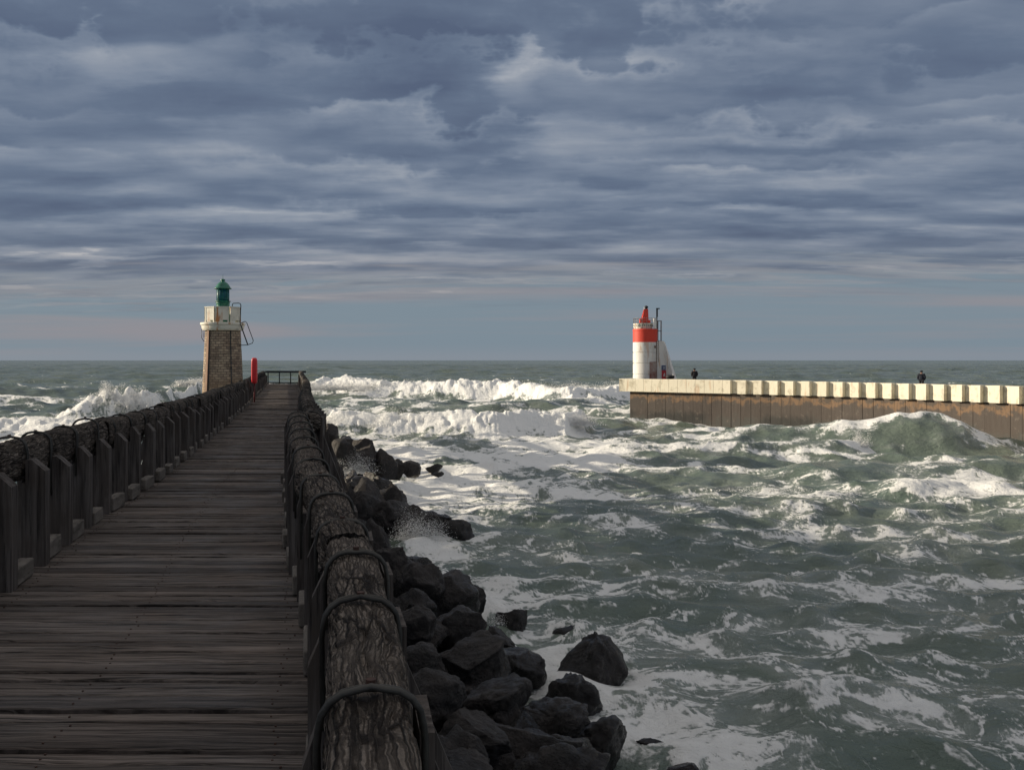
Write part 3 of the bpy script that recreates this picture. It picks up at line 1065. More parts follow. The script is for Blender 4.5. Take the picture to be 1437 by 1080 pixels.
# joists and piles under the deck
jm = MB()
yy_ = -2.0
for f in (0.08, .5, .92):
    pts = []
    y = -3.0
    while y < 73:
        x = Lx(y) * (1 - f) + Rx(y) * f
        pts.append((x, y, -.17)); y += 2.5
    for a, b in zip(pts, pts[1:]):
        jm.prism([(a[0] - .09, a[1], -.062), (a[0] + .09, a[1], -.062), (a[0] + .09, a[1], -.30), (a[0] - .09, a[1], -.30)], (b[0] - a[0], b[1] - a[1], 0))
jm.out('joist', M_PILE, pier)
first = None
for k in range(20):
    y = -1 + k * 3.8
    for side, x in ((0, Lx(y) - .05), (1, Rx(y) + .02)):
        if first is None:
            m_ = MB(); m_.tube([(x, y, SEA - 1.2), (x, y, -1.5), (x, y, -.31)], [.17, .155, .15], 12)
            first = m_.out('pile', M_PILE, pier, origin=(x, y, SEA - 1.2), smooth=True)
        else:
            copy_part(first, pier, (x, y, SEA - 1.2), random.uniform(0, 3))
    if k % 1 == 0:
        cm = MB(); cm.box(Lx(y) - .3, Rx(y) + .3, y - .11, y + .11, -.56, -.302)
        cm.out('cross_beam', M_PILE, pier)

# ------------------------------------------------------------------ railings
def beam_mesh(path, w_, h_, seed, fine):
    """rounded rectangular weathered log swept along path (list of (x,y,ztop)); returns V,F,UV"""
    P_ = np.array(path)
    seg = np.r_[0, np.cumsum(np.linalg.norm(np.diff(P_[:, :2], axis=0), axis=1))]
    L = seg[-1]
    ds = .014 if fine else .05
    if fine is None: ds = .12
    nseg = int(L / ds) + 2
    nr = 72 if fine else 26
    s = np.linspace(0, L, nseg)
    cx = np.interp(s, seg, P_[:, 0]); cy = np.interp(s, seg, P_[:, 1]); cz = np.interp(s, seg, P_[:, 2])
    tx = np.gradient(cx, s); ty = np.gradient(cy, s); nn = np.hypot(tx, ty); tx /= nn; ty /= nn
    a = np.linspace(0, 2 * math.pi, nr, endpoint=False)
    # superellipse
    p = 3.2
    ca, sa = np.cos(a), np.sin(a)
    r = (np.abs(ca) ** p + np.abs(sa) ** p) ** (-1 / p)
    u0 = r * ca * w_ / 2; v0 = r * sa * h_ / 2
    S, A = np.meshgrid(s, np.arange(nr) / nr, indexing='ij')
    per = 2 * (w_ + h_)
    ux, uy = S, A * per
    # seamless around: use cos/sin of angle
    N1 = fbm(S * 1.1 + seed, (np.cos(A * 6.283) * 3 + 20), 3, seed) + fbm(S * 1.1, (np.sin(A * 6.283) * 3 + 40), 3, seed + 1) - 1
    sw = .6 * (fbm(S * .8, S * 0 + seed, 2, seed) - .5)
    GR = ridged(S * 2.4 + seed, np.cos((A + sw * .1) * 6.283) * 5.2 + 11, 4, seed + 3, .6) * .5 + ridged(S * 2.4, np.sin((A + sw * .1) * 6.283) * 5.2 + 31, 4, seed + 4, .6) * .5
    groove = -sstep(.66, .82, GR) * .014
    lum_ = fbm(S * 9, np.cos(A * 6.283) * 12 + 50, 3, seed + 7) + fbm(S * 9, np.sin(A * 6.283) * 12 + 80, 3, seed + 8) - 1
    endw = np.minimum(S, L - S)
    rad = 1 - .08 * np.exp(-(endw / .06) ** 2)
    off = .020 * N1 + groove + .010 * lum_
    U = u0[None] * rad + ca[None] * off
    Vv = v0[None] * rad + sa[None] * off
    X = cx[:, None] + U * ty[:, None]; Y = cy[:, None] - U * tx[:, None]; Z = cz[:, None] - h_ / 2 + Vv
    V = np.stack([X, Y, Z], 2).reshape(-1, 3)
    i, j = np.meshgrid(np.arange(nseg - 1), np.arange(nr), indexing='ij')
    q = (i * nr + j).ravel(); q2 = (i * nr + (j + 1) % nr).ravel()
    Fq = np.stack([q, q + nr, q2 + nr, q2], 1)[:, ::-1].tolist()
    Fq.append(list(range(nr))); Fq.append(list(range((nseg - 1) * nr, nseg * nr))[::-1])
    m_ = nr // 2
    uvv = np.minimum(A, 1 - A) * per + 0.0
    UV = np.stack([ux + seed * 7.3, uvv], 2).reshape(-1, 2)
    return V, Fq, UV


def railing(side, label):
    sgn = -1 if side == 'L' else 1
    fx = Lx if side == 'L' else Rx
    BW, BH = .25, .36 if side == 'L' else .27
    if side == 'L':
        zt = lambda y: float(np.interp(y, [-4, 7, 10, 16, 25, 40, 73], [1.10, 1.10, 1.06, .99, .96, .92, .90]))
        segs = [(-3.5, 3.6), (3.6, 8.1), (8.1, 12.0), (12.0, 16.6), (16.6, 21.2), (21.2, 26.5), (26.5, 32), (32, 38), (38, 46), (46, 55), (55, 64), (64, 73.2)]
        cxo = lambda y: fx(y) - .20
    else:
        zt = lambda y: float(np.interp(y, [-4, 4.5, 6.5, 9.5, 14, 14.7, 15.2, 22, 40, 73], [.88, .88, .90, .96, 1.02, 1.0, .90, .91, .92, .90]))
        segs = [(-3.5, .6), (.6, 5.0), (5.0, 9.6), (9.6, 14.5), (14.5, 18.6), (18.6, 23.5), (23.5, 29), (29, 36), (36, 44), (44, 53), (53, 63), (63, 73.2)]
        cxo = lambda y: fx(y) + .20 + float(np.interp(y, [4.0, 4.8, 5.8, 8.0, 12.0, 14.5, 14.9, 16.5], [.0, .02, -.06, -.15, -.12, -.11, .0, .0]))
    rail = empty('timber_railing', (cxo(10), 10, 0), label, 'railing', 'timber railings along the walkway')
    rs = random.Random(5 if side == 'L' else 9)
    beams = []
    for i, (a, b) in enumerate(segs):
        jx0, jx1, jz0, jz1 = (rs.gauss(0, .014) for _ in range(4))
        path = []
        nst = max(6, int((b - a) / .35))
        for k in range(nst + 1):
            t = k / nst
            y = a + .006 + (b - a - .012) * t
            path.append((cxo(y) + jx0 * (1 - t) + jx1 * t + .012 * math.sin(y * 1.9 + i), y, zt(y) + (jz0 * (1 - t) + jz1 * t) + .008 * math.sin(y * 2.7)))
        fine = True if (b > 0 and a < (9.0 if side == 'R' else 8.2) and not (side == 'L' and b < 4)) else (False if a < 24 else None)
        V, Fq, UV = beam_mesh(path, BW + rs.uniform(-.012, .012), BH + rs.uniform(-.012, .012), i * 3 + (1 if side == 'L' else 2), fine)
        hb = obj('handrail', V, Fq, M_BEAM, rail, smooth=True, uv=UV)
    # masters
    t = .17 if side == 'L' else .075
    y = (2.6 if side == 'L' else .72)
    postm = bracem = kerbm = None
    straps = []
    k = 0
    sp = .95
    while y < 72.8 and k < 99:
        inn = -sgn                                  # toward the deck
        cx = cxo(y)
        top = zt(y) - BH * (.60 if side == 'L' else .42)
        face = cx + inn * BW / 2
        ang = math.atan2(-(fx(y + .5) - fx(y - .5)), 1.0)
        ry = y + rs.uniform(-.03, .03)
        if postm is None or k % 9 == 0 or y < 12:
            m_ = MB()
            x_in = inn * ((.15 if side == 'L' else .06) + rs.uniform(-.015, .02)); x_o = -inn * .02
            hh = top + rs.uniform(-.03, .04)
            poly = [(face + x_o, ry, -.12), (face + x_in, ry, -.12), (face + x_in, ry, hh - .10), (face + x_in * .35, ry, hh), (face + inn * .012, ry, hh)]
            poly.append((face + inn * .012, ry, zt(y) - BH - .02)); poly.append((face + x_o, ry, zt(y) - BH - .02))
            m_.prism(poly, (0, t, 0))
            postm = m_.out('post', M_POST, rail, origin=(face, ry, 0))
            postm.rotation_euler.z = ang
        else:
            copy_part(postm, rail, (face, ry, 0), ang + rs.gauss(0, .03), (rs.uniform(.8, 1.15), rs.uniform(.8, 1.3), rs.uniform(.96, 1.03)))
        # outer brace: leans outward from the beam down to the cross beam end
        if bracem is None or k % 12 == 0:
            m_ = MB()
            bo = -inn
            m_.prism([(cx + bo * .02, ry + .085, zt(y) - BH + .02), (cx + bo * .12, ry + .085, zt(y) - BH + .02), (cx + bo * .52, ry + .085, -.34), (cx + bo * .40, ry + .085, -.34)], (0, .07, 0))
            m_.prism([(cx + bo * .125, ry - .02, zt(y) - .10), (cx + bo * .165, ry - .02, zt(y) - .10), (cx + bo * .165, ry - .02, -.2), (cx + bo * .125, ry - .02, -.2)], (0, .30, 0))
            bracem = m_.out('brace', M_POST, rail, origin=(cx, ry, 0))
            bracem.rotation_euler.z = ang
        else:
            copy_part(bracem, rail, (cx, ry, 0), ang + rs.gauss(0, .03))
        # kerb block between posts
        if kerbm is None or k % 7 == 0:
            m_ = MB()
            l = sp * rs.uniform(.40, .60)
            bx = face + inn * rs.uniform(.0, .05)
            m_.box(min(bx, bx + inn * .11), max(bx, bx + inn * .11), ry + .16, ry + .16 + l, .006, .15, bev=.012)
            kerbm = m_.out('kerb_block', M_KERB, rail, origin=(face, ry + .16, .006))
            kerbm.rotation_euler.z = ang
        else:
            copy_part(kerbm, rail, (face + inn * rs.uniform(-.02, .03), ry + .16, .006), ang + rs.gauss(0, .03), (1, rs.uniform(.8, 1.15), rs.uniform(.85, 1.1)))
        # iron strap: two bent rods over the beam
        if len(straps) < 7:
            m_ = MB()
            lift = rs.choice((.002, .006, .010, .016, .04 if side == 'L' else .022))
            hw = BW / 2 + .010
            lean = rs.uniform(-.05, .05)
            for q, dy in enumerate((-.017, .019)):
                zt0 = zt(y)
                le = lift * (1 if q == 0 else rs.uniform(.5, 1))
                pts = []
                zb1 = zt0 - BH - rs.uniform(.06, .34)
                zb2 = zt0 - BH - rs.uniform(.02, .15)
                pts.append((cx + inn * hw, ry + dy - lean, zb1))
                pts.append((cx + inn * (hw + .004), ry + dy - lean * .5, zt0 - .13))
                for aa in range(0, 5):
                    th = aa / 4 * math.pi / 2
                    pts.append((cx + inn * (hw - .10 + .10 * math.cos(th)), ry + dy, zt0 - .10 + le * .9 + .10 * math.sin(th)))
                pts.append((cx, ry + dy + lean * .2, zt0 + le + rs.uniform(-.004, .008)))
                for aa in range(4, -1, -1):
                    th = aa / 4 * math.pi / 2
                    pts.append((cx - inn * (hw - .10 + .10 * math.cos(th)), ry + dy + lean * .4, zt0 - .10 + le * .9 + .10 * math.sin(th)))
                pts.append((cx - inn * (hw + .004), ry + dy + lean * .6, zt0 - .12))
                pts.append((cx - inn * hw, ry + dy + lean, zb2))
                m_.tube(pts, .0098, 8)
            st = m_.out('metal_strap', M_IRON, rail, origin=(cx, ry, zt(y)), smooth=True, fix=False)
            b_ = MB(); b_.tube([(cx, ry, zt(y) + lift - .004), (cx, ry, zt(y) + lift + .020)], .014, 8)
            bt = b_.out('bolt', M_BOLT, st, fix=False)
            st.rotation_euler.z = ang
            straps.append((st, bt))
        else:
            s0, b0 = straps[rs.randrange(len(straps))]
            c = copy_part(s0, rail, (cx, ry + rs.uniform(-.04, .04), zt(y)), ang + rs.gauss(0, .08))
            if y < 22:
                d = b0.copy(); C.objects.link(d); d.parent = c
        y += sp * (rs.uniform(.93, 1.07)); k += 1
    return rail


railing('L', 'left railing of the walkway, dark posts and heavy beam seen from the deck side')
railing('R', 'right railing of the walkway, cracked log beam with iron hoops beside the rocks')

# end barrier ---------------------------------------------------------
eb_y = 73.6
ex0, ex1 = Lx(eb_y) + .15, Rx(eb_y) + .28
bar = empty('end_barrier', ((ex0 + ex1) / 2, eb_y, 0), 'dark metal gate railing closing the far end of the walkway', 'barrier')
m_ = MB(); m_.box(ex0 - .2, ex1 + .3, eb_y - .04, eb_y + .04, .80, .95); m_.out('top_rail', M_DARKMETAL, bar)
m_ = MB(); m_.box(ex0 - .2, ex1, eb_y - .03, eb_y + .03, .03, .12); m_.out('bottom_rail', M_DARKMETAL, bar)
for k in range(4):
    x = ex0 + (ex1 - ex0) * k / 3
    m_ = MB(); m_.box(x - .035, x + .035, eb_y - .03, eb_y + .03, .0, .80); m_.out('upright', M_DARKMETAL, bar)

# lifebuoy post -------------------------------------------------------
ly = 41.2
lx = (357.0 - 718.5) * ly / F
lb = empty('lifebuoy_stand', (lx, ly, 0), 'tall bright red rounded lifebuoy board on a pole beside the left railing', 'lifebuoy stand')
m_ = MB()
pf = []
for k in range(33):
    a = 2 * math.pi * k / 32
    r = (abs(math.cos(a)) ** 3.2 + abs(math.sin(a)) ** 3.2) ** (-1 / 3.2)
    pf.append((r * math.cos(a), r * math.sin(a)))
V, Fc = [], []
hs = [(.78, .60), (.80, .80), (.86, .92), (1.0, 1.0), (1.55, 1.0), (1.72, .95), (1.80, .82), (1.84, .55)]
for z, s in hs:
    for (a, b) in pf[:32]:
        V.append((lx + .118 * s * a, ly + .13 * s * b, z))
for i in range(len(hs) - 1):
    for k in range(32):
        a, b = i * 32 + k, i * 32 + (k + 1) % 32
        Fc.append((a, b, b + 32, a + 32))
Fc.append(tuple(range(31, -1, -1))); Fc.append(tuple(range(7 * 32, 8 * 32)))
m_.add(V, Fc); m_.out('housing', M_REDPLASTIC, lb, smooth=True)
m_ = MB(); m_.tube([(lx, ly, .0), (lx, ly, .79)], .030, 10); m_.out('pole', M_REDPOLE, lb, smooth=True)

# ------------------------------------------------------------------ green lighthouse
GY = 60.0
GS = GY / F
def GX(px): return (px - 718.5) * GS
def GZ(py): return EYE - (py - 505) * GS
gx = GX(312.8)
gl = empty('stone_lighthouse', (gx, GY, SEA - .5), 'stone lighthouse with white rusty gallery and green lantern, left of the walkway', 'lighthouse')
# masonry tower with uv
n_a, n_z = 96, 60
V, UV, Fq = [], [], []
for i in range(n_z + 1):
    z = SEA - .5 + (GZ(464) - SEA + .5) * i / n_z
    r = 1.03 + (GZ(464) - z) * .0445
    for k in range(n_a + 1):
        a = 2 * math.pi * k / n_a
        rr_ = r + .012 * mnoise.noise(Vector((math.cos(a) * 6, math.sin(a) * 6, z * 4)))
        V.append((gx + rr_ * math.cos(a), GY + rr_ * math.sin(a), z)); UV.append((a * 1.1458, z + 4.35))
for i in range(n_z):
    for k in range(n_a):
        a = i * (n_a + 1) + k
        Fq.append((a, a + 1, a + n_a + 2, a + n_a + 1))
obj('tower', V, Fq, M_MASON, gl, smooth=True, uv=UV)
m_ = MB()
zb, zt_ = SEA, GZ(464)
for (aa, wd_, pr, nm, mt) in ((R(236), .085, .06, 'pilaster', M_COPPERPIPE),):
    pl = []
    for z in (zb, zt_ - .003):
        r = 1.03 + (GZ(464) - z) * .0445
        c = Vector((gx + (r + pr - .05) * math.cos(aa), GY + (r + pr - .05) * math.sin(aa), z))
        tv = Vector((-math.sin(aa), math.cos(aa), 0)) * wd_; nv = Vector((math.cos(aa), math.sin(aa), 0)) * .07
        pl.append([c - tv - nv * 1.5, c + tv - nv * 1.5, c + tv + nv, c - tv + nv])
    m_.add(pl[0] + pl[1], [(0, 3, 2, 1), (4, 5, 6, 7), (0, 1, 5, 4), (1, 2, 6, 5), (2, 3, 7, 6), (3, 0, 4, 7)])
m_.out('pilaster', M_COPPERPIPE, gl)
for aa in (R(242), R(310)):
    m_ = MB()
    m_.tube([(gx + (1.03 + (GZ(464) - z) * .0445 + .03) * math.cos(aa), GY + (1.03 + (GZ(464) - z) * .0445 + .03) * math.sin(aa), z) for z in (zb, zt_ - .01)], .028, 8)
    m_.out('drain_pipe', M_DARKMETAL, gl, smooth=True)
m_ = MB()
m_.lathe(gx, GY, [(1.04, GZ(464) - .001), (1.17, GZ(464) + .02), (1.22, GZ(461)), (1.25, GZ(457)), (1.31, GZ(455.5)), (1.31, GZ(453.2)), (1.27, GZ(452.8))], 56)
m_.out('gallery', M_GALLERY, gl)
# parapet of eight panels on an octagon, dark slots between them
apo = 1.03
for k in range(8):
    a = R(284 + 45 * k)
    m_ = MB()
    half = apo * math.tan(R(22.5)) - .055
    Mx = Matrix.Translation((gx, GY, 0)) @ Matrix.Rotation(a, 4, 'Z')
    z0, z1 = GZ(452.8), GZ(431)
    m_.box(apo - .05, apo, -half, half, z0 + .13, z1 - .06, Mx)
    m_.box(apo - .045, apo - .01, -half, half * .1, z0 + .03, z0 + .129, Mx)
    m_.box(apo - .07, apo + .03, -half - .02, half + .02, z1 - .06, z1, Mx)
    m_.box(apo - .06, apo + .015, -half, -half + .07, z0, z1 - .061, Mx)
    m_.box(apo - .06, apo + .015, half - .07, half, z0, z1 - .061, Mx)
    m_.out('parapet_panel', M_GALLERY, gl)
gz = lambda y: GZ(y)
m_ = MB(); m_.lathe(gx, GY, [(.42, GZ(452.7)), (.40, GZ(450)), (.385, gz(428)), (.40, gz(426)), (.40, gz(423.8))], 36); m_.out('lantern_base', M_GREEN, gl, smooth=False)
lan = MB(); lan.lathe(gx, GY, [(.36, gz(423.7)), (.36, gz(405.6))], 32)
lo = lan.out('lantern', M_GLASS, gl, smooth=True)
m_ = MB()
for k in range(8):
    a = R(45 * k + 10)
    m_.box(.345, .375, -.012, .012, gz(423.7), gz(405.6), Matrix.Translation((gx, GY, 0)) @ Matrix.Rotation(a, 4, 'Z'))
m_.out('glazing_bar', M_GREEN, lo)
m_ = MB(); m_.lathe(gx, GY, [(.40, gz(423.8)), (.46, gz(423.4)), (.46, gz(422.4)), (.38, gz(422.2))], 36); m_.out('lower_ring', M_GREEN, gl)
m_ = MB()
prof = [(.38, gz(405.8)), (.51, gz(405.4)), (.52, gz(404.6)), (.47, gz(404.2)), (.42, gz(402.4)), (.36, gz(400)), (.27, gz(397.4)), (.17, gz(395.6)), (.10, gz(394.8)), (.13, gz(394)), (.14, gz(392.9)), (.11, gz(391.9)), (.03, gz(391.4)), (.012, gz(391)), (.008, gz(385))]
m_.lathe(gx, GY, prof, 36); m_.out('roof', M_GREEN, gl, smooth=True)


def gpts(pts, dy=0.0): return [(GX(a), GY + dy, GZ(b)) for a, b in pts]


m_ = MB(); m_.tube(gpts([(329.5, 452), (329.5, 431), (329.8, 427.6), (331, 426.3), (338.6, 426), (340.8, 427), (341.5, 429), (341, 440), (340, 453)], -.55), .026, 8)
m_.out('ladder_hoop', M_DARKMETAL, gl, smooth=True)
m_ = MB()
for dy in (-.55,):
    m_.tube(gpts([(338, 455), (343, 453), (347.6, 451.3), (349.8, 453.5), (358.8, 478), (357.6, 481.5), (351, 484), (338.5, 484.6)], dy), .022, 8)
    m_.tube(gpts([(341, 455), (343, 461), (351, 483.5)], dy), .036, 8)
m_.out('hanging_ladder', M_DARKMETAL, gl, smooth=True)
m_ = MB(); m_.tube(gpts([(285.4, 462), (285.2, 474), (288, 478.5), (290, 479)], -.3), .02, 6); m_.tube(gpts([(289, 462), (289, 474)], -.4), .018, 6)
m_.out('bracket', M_DARKMETAL, gl, smooth=True)

# ------------------------------------------------------------------ concrete pier
QL = np.array([(10.2, 95.0), (14.0, 91.9), (18.2, 88.6), (22.0, 85.2), (25.6, 81.2), (28.4, 77.4), (30.8, 73.4), (33.6, 68.4), (36.2, 63.0), (39.0, 56.5), (41.6, 49.0), (44.0, 39.0), (45.5, 27.0)])
qseg = np.r_[0, np.cumsum(np.linalg.norm(np.diff(QL, axis=0), axis=1))]
def Q(s, off=0.0):
    s_ = s
    x = np.interp(s_, qseg, QL[:, 0]); y = np.interp(s_, qseg, QL[:, 1])
    e = .6
    x1 = np.interp(s_ + e, qseg, QL[:, 0]); y1 = np.interp(s_ + e, qseg, QL[:, 1])
    x0 = np.interp(max(s_ - e, 0), qseg, QL[:, 0]); y0 = np.interp(max(s_ - e, 0), qseg, QL[:, 1])
    t = Vector((x1 - x0, y1 - y0, 0)).normalized()
    nrm = Vector((t.y, -t.x, 0))                     # toward the channel (camera side)
    if nrm.y > 0 and nrm.x > 0: nrm = -nrm
    return Vector((x, y, 0)) + nrm * off, t, nrm


QLEN = qseg[-1]
qp = empty('concrete_pier', (30, 75, SEA), 'long curved concrete breakwater with whitewashed block parapet, right of the channel', 'breakwater')
# parapet blocks
s = 0.0
kb = 0
PT, PBt = -.02, -1.22
FLAT_END = 10.8
rs = random.Random(4)
while s < QLEN - 1 and kb < 98:
    if s < FLAT_END:
        L, rec = .90, 0.0
    else:
        if kb % 2 == 0: L, rec = rs.uniform(.76, .84), 0.0
        else: L, rec = rs.uniform(.66, .74), .38
    c0, t0, n0 = Q(s + .012); c1, t1, n1 = Q(s + L - .012)
    th = .62
    a0 = c0 - n0 * rec; a1 = c1 - n1 * rec
    b0 = c0 - n0 * (th + .2); b1 = c1 - n1 * (th + .2)
    top = PT + rs.uniform(-.012, .012) - (.0 if rec == 0 else .015)
    # rounded upper front edge
    prof = [(0, PBt + .02), (0, top - .14), (.02, top - .06), (.06, top - .015), (.13, top)] if rec > 0 else [(0, PBt), (0, top - .07), (.02, top - .02), (.06, top)]
    V = []
    for (cc, nn_, rc) in ((c0, n0, rec), (c1, n1, rec)):
        for (d, z) in prof:
            p = cc - nn_ * (rc + d); V.append((p.x, p.y, z))
        p = cc - nn_ * (th + .2); V.append((p.x, p.y, top)); V.append((p.x, p.y, prof[0][1]))
    m = len(prof) + 2
    Fc = [tuple(range(m)), tuple(range(2 * m - 1, m - 1, -1))]
    for i in range(m):
        j = (i + 1) % m
        Fc.append((i, i + m, j + m, j))
    m_ = MB(); m_.add(V, Fc)
    ob = m_.out('parapet_block', M_PARAPET, qp)
    s += L; kb += 1
# tip: rounded end of the parapet
m_ = MB()
c0, t0, n0 = Q(0.0)
tipc = Vector((10.2, 95.0, 0))
pts_out = []
wdt = 7.0
for k in range(9):
    t_ = k / 8
    p = tipc - t0 * (.35 * math.sin(math.pi * t_ * .5 + .0) if k < 3 else .35) - n0 * (wdt * t_)
    pts_out.append(p)
inner = [p + t0 * .62 for p in pts_out]
V = []
for p, q in zip(pts_out, inner):
    V += [(p.x, p.y, PBt), (p.x, p.y, PT - .05), ((p + t0 * .05).x, (p + t0 * .05).y, PT), (q.x, q.y, PT), (q.x, q.y, PBt)]
Fc = []
for i in range(8):
    for k in range(5):
        a, b = i * 5 + k, i * 5 + (k + 1) % 5
        Fc.append((a, b, b + 5, a + 5))
Fc.append((0, 1, 2, 3, 4)); Fc.append((44, 43, 42, 41, 40))
m_.add(V, Fc); m_.out('end_parapet', M_PARAPET, qp)
# wall panels
V_, F_ = [], []
m_ = MB()
s = .95
k = 0
while s < QLEN - 1:
    L = .93 if k % 3 else .99
    g = rs.choice((.015, .02, .035, .055))
    a, ta, na = Q(s + g / 2, -.42 - rs.uniform(0, .035)); b, tb, nb = Q(s + L - g / 2, -.42 - rs.uniform(0, .035))
    c, d = b - nb * .35, a - na * .35
    m_.prism([(p.x, p.y, SEA - 3) for p in (a, b, c, d)], (0, 0, PBt - .003 - (SEA - 3)))
    s += L; k += 1
m_.out('wall', M_QUAY, qp, origin=(0, 0, 0))
# core and deck
def strip(o0, o1, z0, z1, s0, s1, name, mt):
    P0, P1 = [], []
    nn = 60
    for i in range(nn + 1):
        s_ = s0 + (s1 - s0) * i / nn
        P0.append(Q(s_, o0)[0]); P1.append(Q(s_, o1)[0])
    V = []
    for p, q in zip(P0, P1):
        V += [(p.x, p.y, z0), (p.x, p.y, z1), (q.x, q.y, z1), (q.x, q.y, z0)]
    Fc = []
    for i in range(nn):
        for k in range(4):
            a, b = i * 4 + k, i * 4 + (k + 1) % 4
            Fc.append((a, b, b + 4, a + 4))
    Fc.append((0, 1, 2, 3)); Fc.append(tuple(nn * 4 + k for k in (3, 2, 1, 0)))
    mm = MB(); mm.add(V, Fc)
    return mm.out(name, mt, qp)


strip(-.62, -6.6, SEA - 3, -.68, .92, QLEN - .5, 'deck', M_CONCRETE)
strip(-.47, -.60, SEA - 3, PBt - .02, 0.96, QLEN - .5, 'core', M_QUAY)
strip(-6.3, -6.9, SEA - 3, -.35, .3, QLEN - .5, 'rear_kerb', M_CONCRETE)
# end face panel under the tip
m_ = MB()
a = Q(.96, -.44)[0]; b = Q(.96, -6.6)[0]
m_.prism([(a.x, a.y, SEA - 3), (b.x, b.y, SEA - 3), (b.x, b.y, PBt - .01), (a.x, a.y, PBt - .01)], tuple(t0 * .04 - t0 * .06))
m_.out('end_wall', M_QUAY, qp)

# ------------------------------------------------------------------ red lighthouse
HY = 97.0
HS = HY / F
def HX(px): return (px - 718.5) * HS
def HZ(py): return EYE - (py - 505) * HS
hx = HX(905.4)
BASEZ = -.68
rl = empty('red_white_lighthouse', (hx, HY, BASEZ), 'round lighthouse with white body and red band at the tip of the breakwater', 'lighthouse')
rr_ = 1.185
m_ = MB()
prof = [(rr_, BASEZ)]
for y in (525, 509.5, 494.5):
    prof += [(rr_, HZ(y) - .045), (rr_ - .06, HZ(y) - .03), (rr_ - .06, HZ(y) + .03), (rr_, HZ(y) + .045)]
prof += [(rr_, HZ(480.2))]
m_.lathe(hx, HY, prof, 64); m_.out('body', M_WHITEPAINT, rl, smooth=False)
m_ = MB(); m_.lathe(hx, HY, [(rr_ + .004, HZ(480.2) + .001), (rr_ + .004, HZ(465)), (rr_ + .016, HZ(464.5)), (rr_ + .016, HZ(462.2)), (rr_ - .02, HZ(461.6))], 64); m_.out('red_band', M_REDPAINT, rl)
ringm = MB(); rx0 = HX(902.5)
ringm.lathe(rx0, HY, [(.90, HZ(461.5)), (.90, HZ(459.5)), (.95, HZ(459)), (.95, HZ(454.5)), (.93, HZ(453.6)), (.6, HZ(453.4))], 40)
ringm.out('lamp_plinth', M_GALLERY, rl)
m_ = MB()
for k in range(14):
    a = R(180 + k * 13)
    m_.box(.94, .965, -.06, .06, HZ(457.6), HZ(456.2), Matrix.Translation((rx0, HY, 0)) @ Matrix.Rotation(a, 4, 'Z'))
m_.out('plinth_slot', M_BLACK, rl)
m_ = MB(); m_.box(HX(896.8), HX(904.5), HY - .62, HY + .0, HZ(453.3), HZ(447.6), bev=.03); m_.box(HX(904.6), HX(912), HY - .5, HY + .4, HZ(453.3), HZ(449), bev=.03)
m_.out('lamp_housing', M_REDPAINT, rl)
m_ = MB()
b4 = [(HX(900.5), HY - .35), (HX(909.5), HY - .35), (HX(909.5), HY + .3), (HX(900.5), HY + .3)]
t4 = [(HX(904.2), HY - .18), (HX(909.2), HY - .18), (HX(909.2), HY + .12), (HX(904.2), HY + .12)]
m_.add([(x, y, HZ(449.2)) for x, y in b4] + [(x, y, HZ(433.5)) for x, y in t4], [(3, 2, 1, 0), (4, 5, 6, 7), (0, 1, 5, 4), (1, 2, 6, 5), (2, 3, 7, 6), (3, 0, 4, 7)])
m_.tube([(HX(899), HY - .3, HZ(448)), (HX(903.6), HY - .15, HZ(434))], .035, 8)
m_.out('lamp_mast', M_REDPAINT, rl)
m_ = MB(); m_.lathe(HX(906.8), HY, [(.12, HZ(433.4)), (.13, HZ(432.4)), (.20, HZ(431.6)), (.20, HZ(430)), (.08, HZ(429)), (.02, HZ(428.6))], 18); m_.out('lamp', M_DARKMETAL, rl, smooth=False)
m_ = MB(); m_.box(HX(903.6), HX(905), HY - .2, HY - .05, HZ(434), HZ(430.8)); m_.out('lamp_bracket', M_WHITE, rl)
# guard rail around the top
m_ = MB()
nposts = 16
for k in range(nposts):
    a = 2 * math.pi * k / nposts
    x, y = hx + (rr_ - .05) * math.cos(a), HY + (rr_ - .05) * math.sin(a)
    m_.tube([(x, y, HZ(462)), (x, y, HZ(446.5))], .02, 6)
for z in (HZ(446.6), HZ(450.2), HZ(453.8)):
    m_.tube([(hx + (rr_ - .05) * math.cos(2 * math.pi * k / 40), HY + (rr_ - .05) * math.sin(2 * math.pi * k / 40), z) for k in range(41)], .018, 6, cap=False)
m_.out('guard_rail', M_STEEL, rl)
m_ = MB(); m_.box(HX(915.6), HX(919.4), HY - .9, HY - .68, HZ(461.4), HZ(447), bev=.02); m_.out('cabinet', M_WHITEPAINT, rl)
m_ = MB(); m_.tube([(HX(921.2), HY - .3, HZ(462)), (HX(921.2), HY - .3, HZ(433))], .055, 8); m_.box(HX(920.2), HX(925), HY - .38, HY - .22, HZ(434), HZ(432.4)); m_.box(HX(920.4), HX(922.4), HY - .4, HY - .2, HZ(445), HZ(434.01)); m_.out('instrument_mast', M_DARKMETAL, rl)
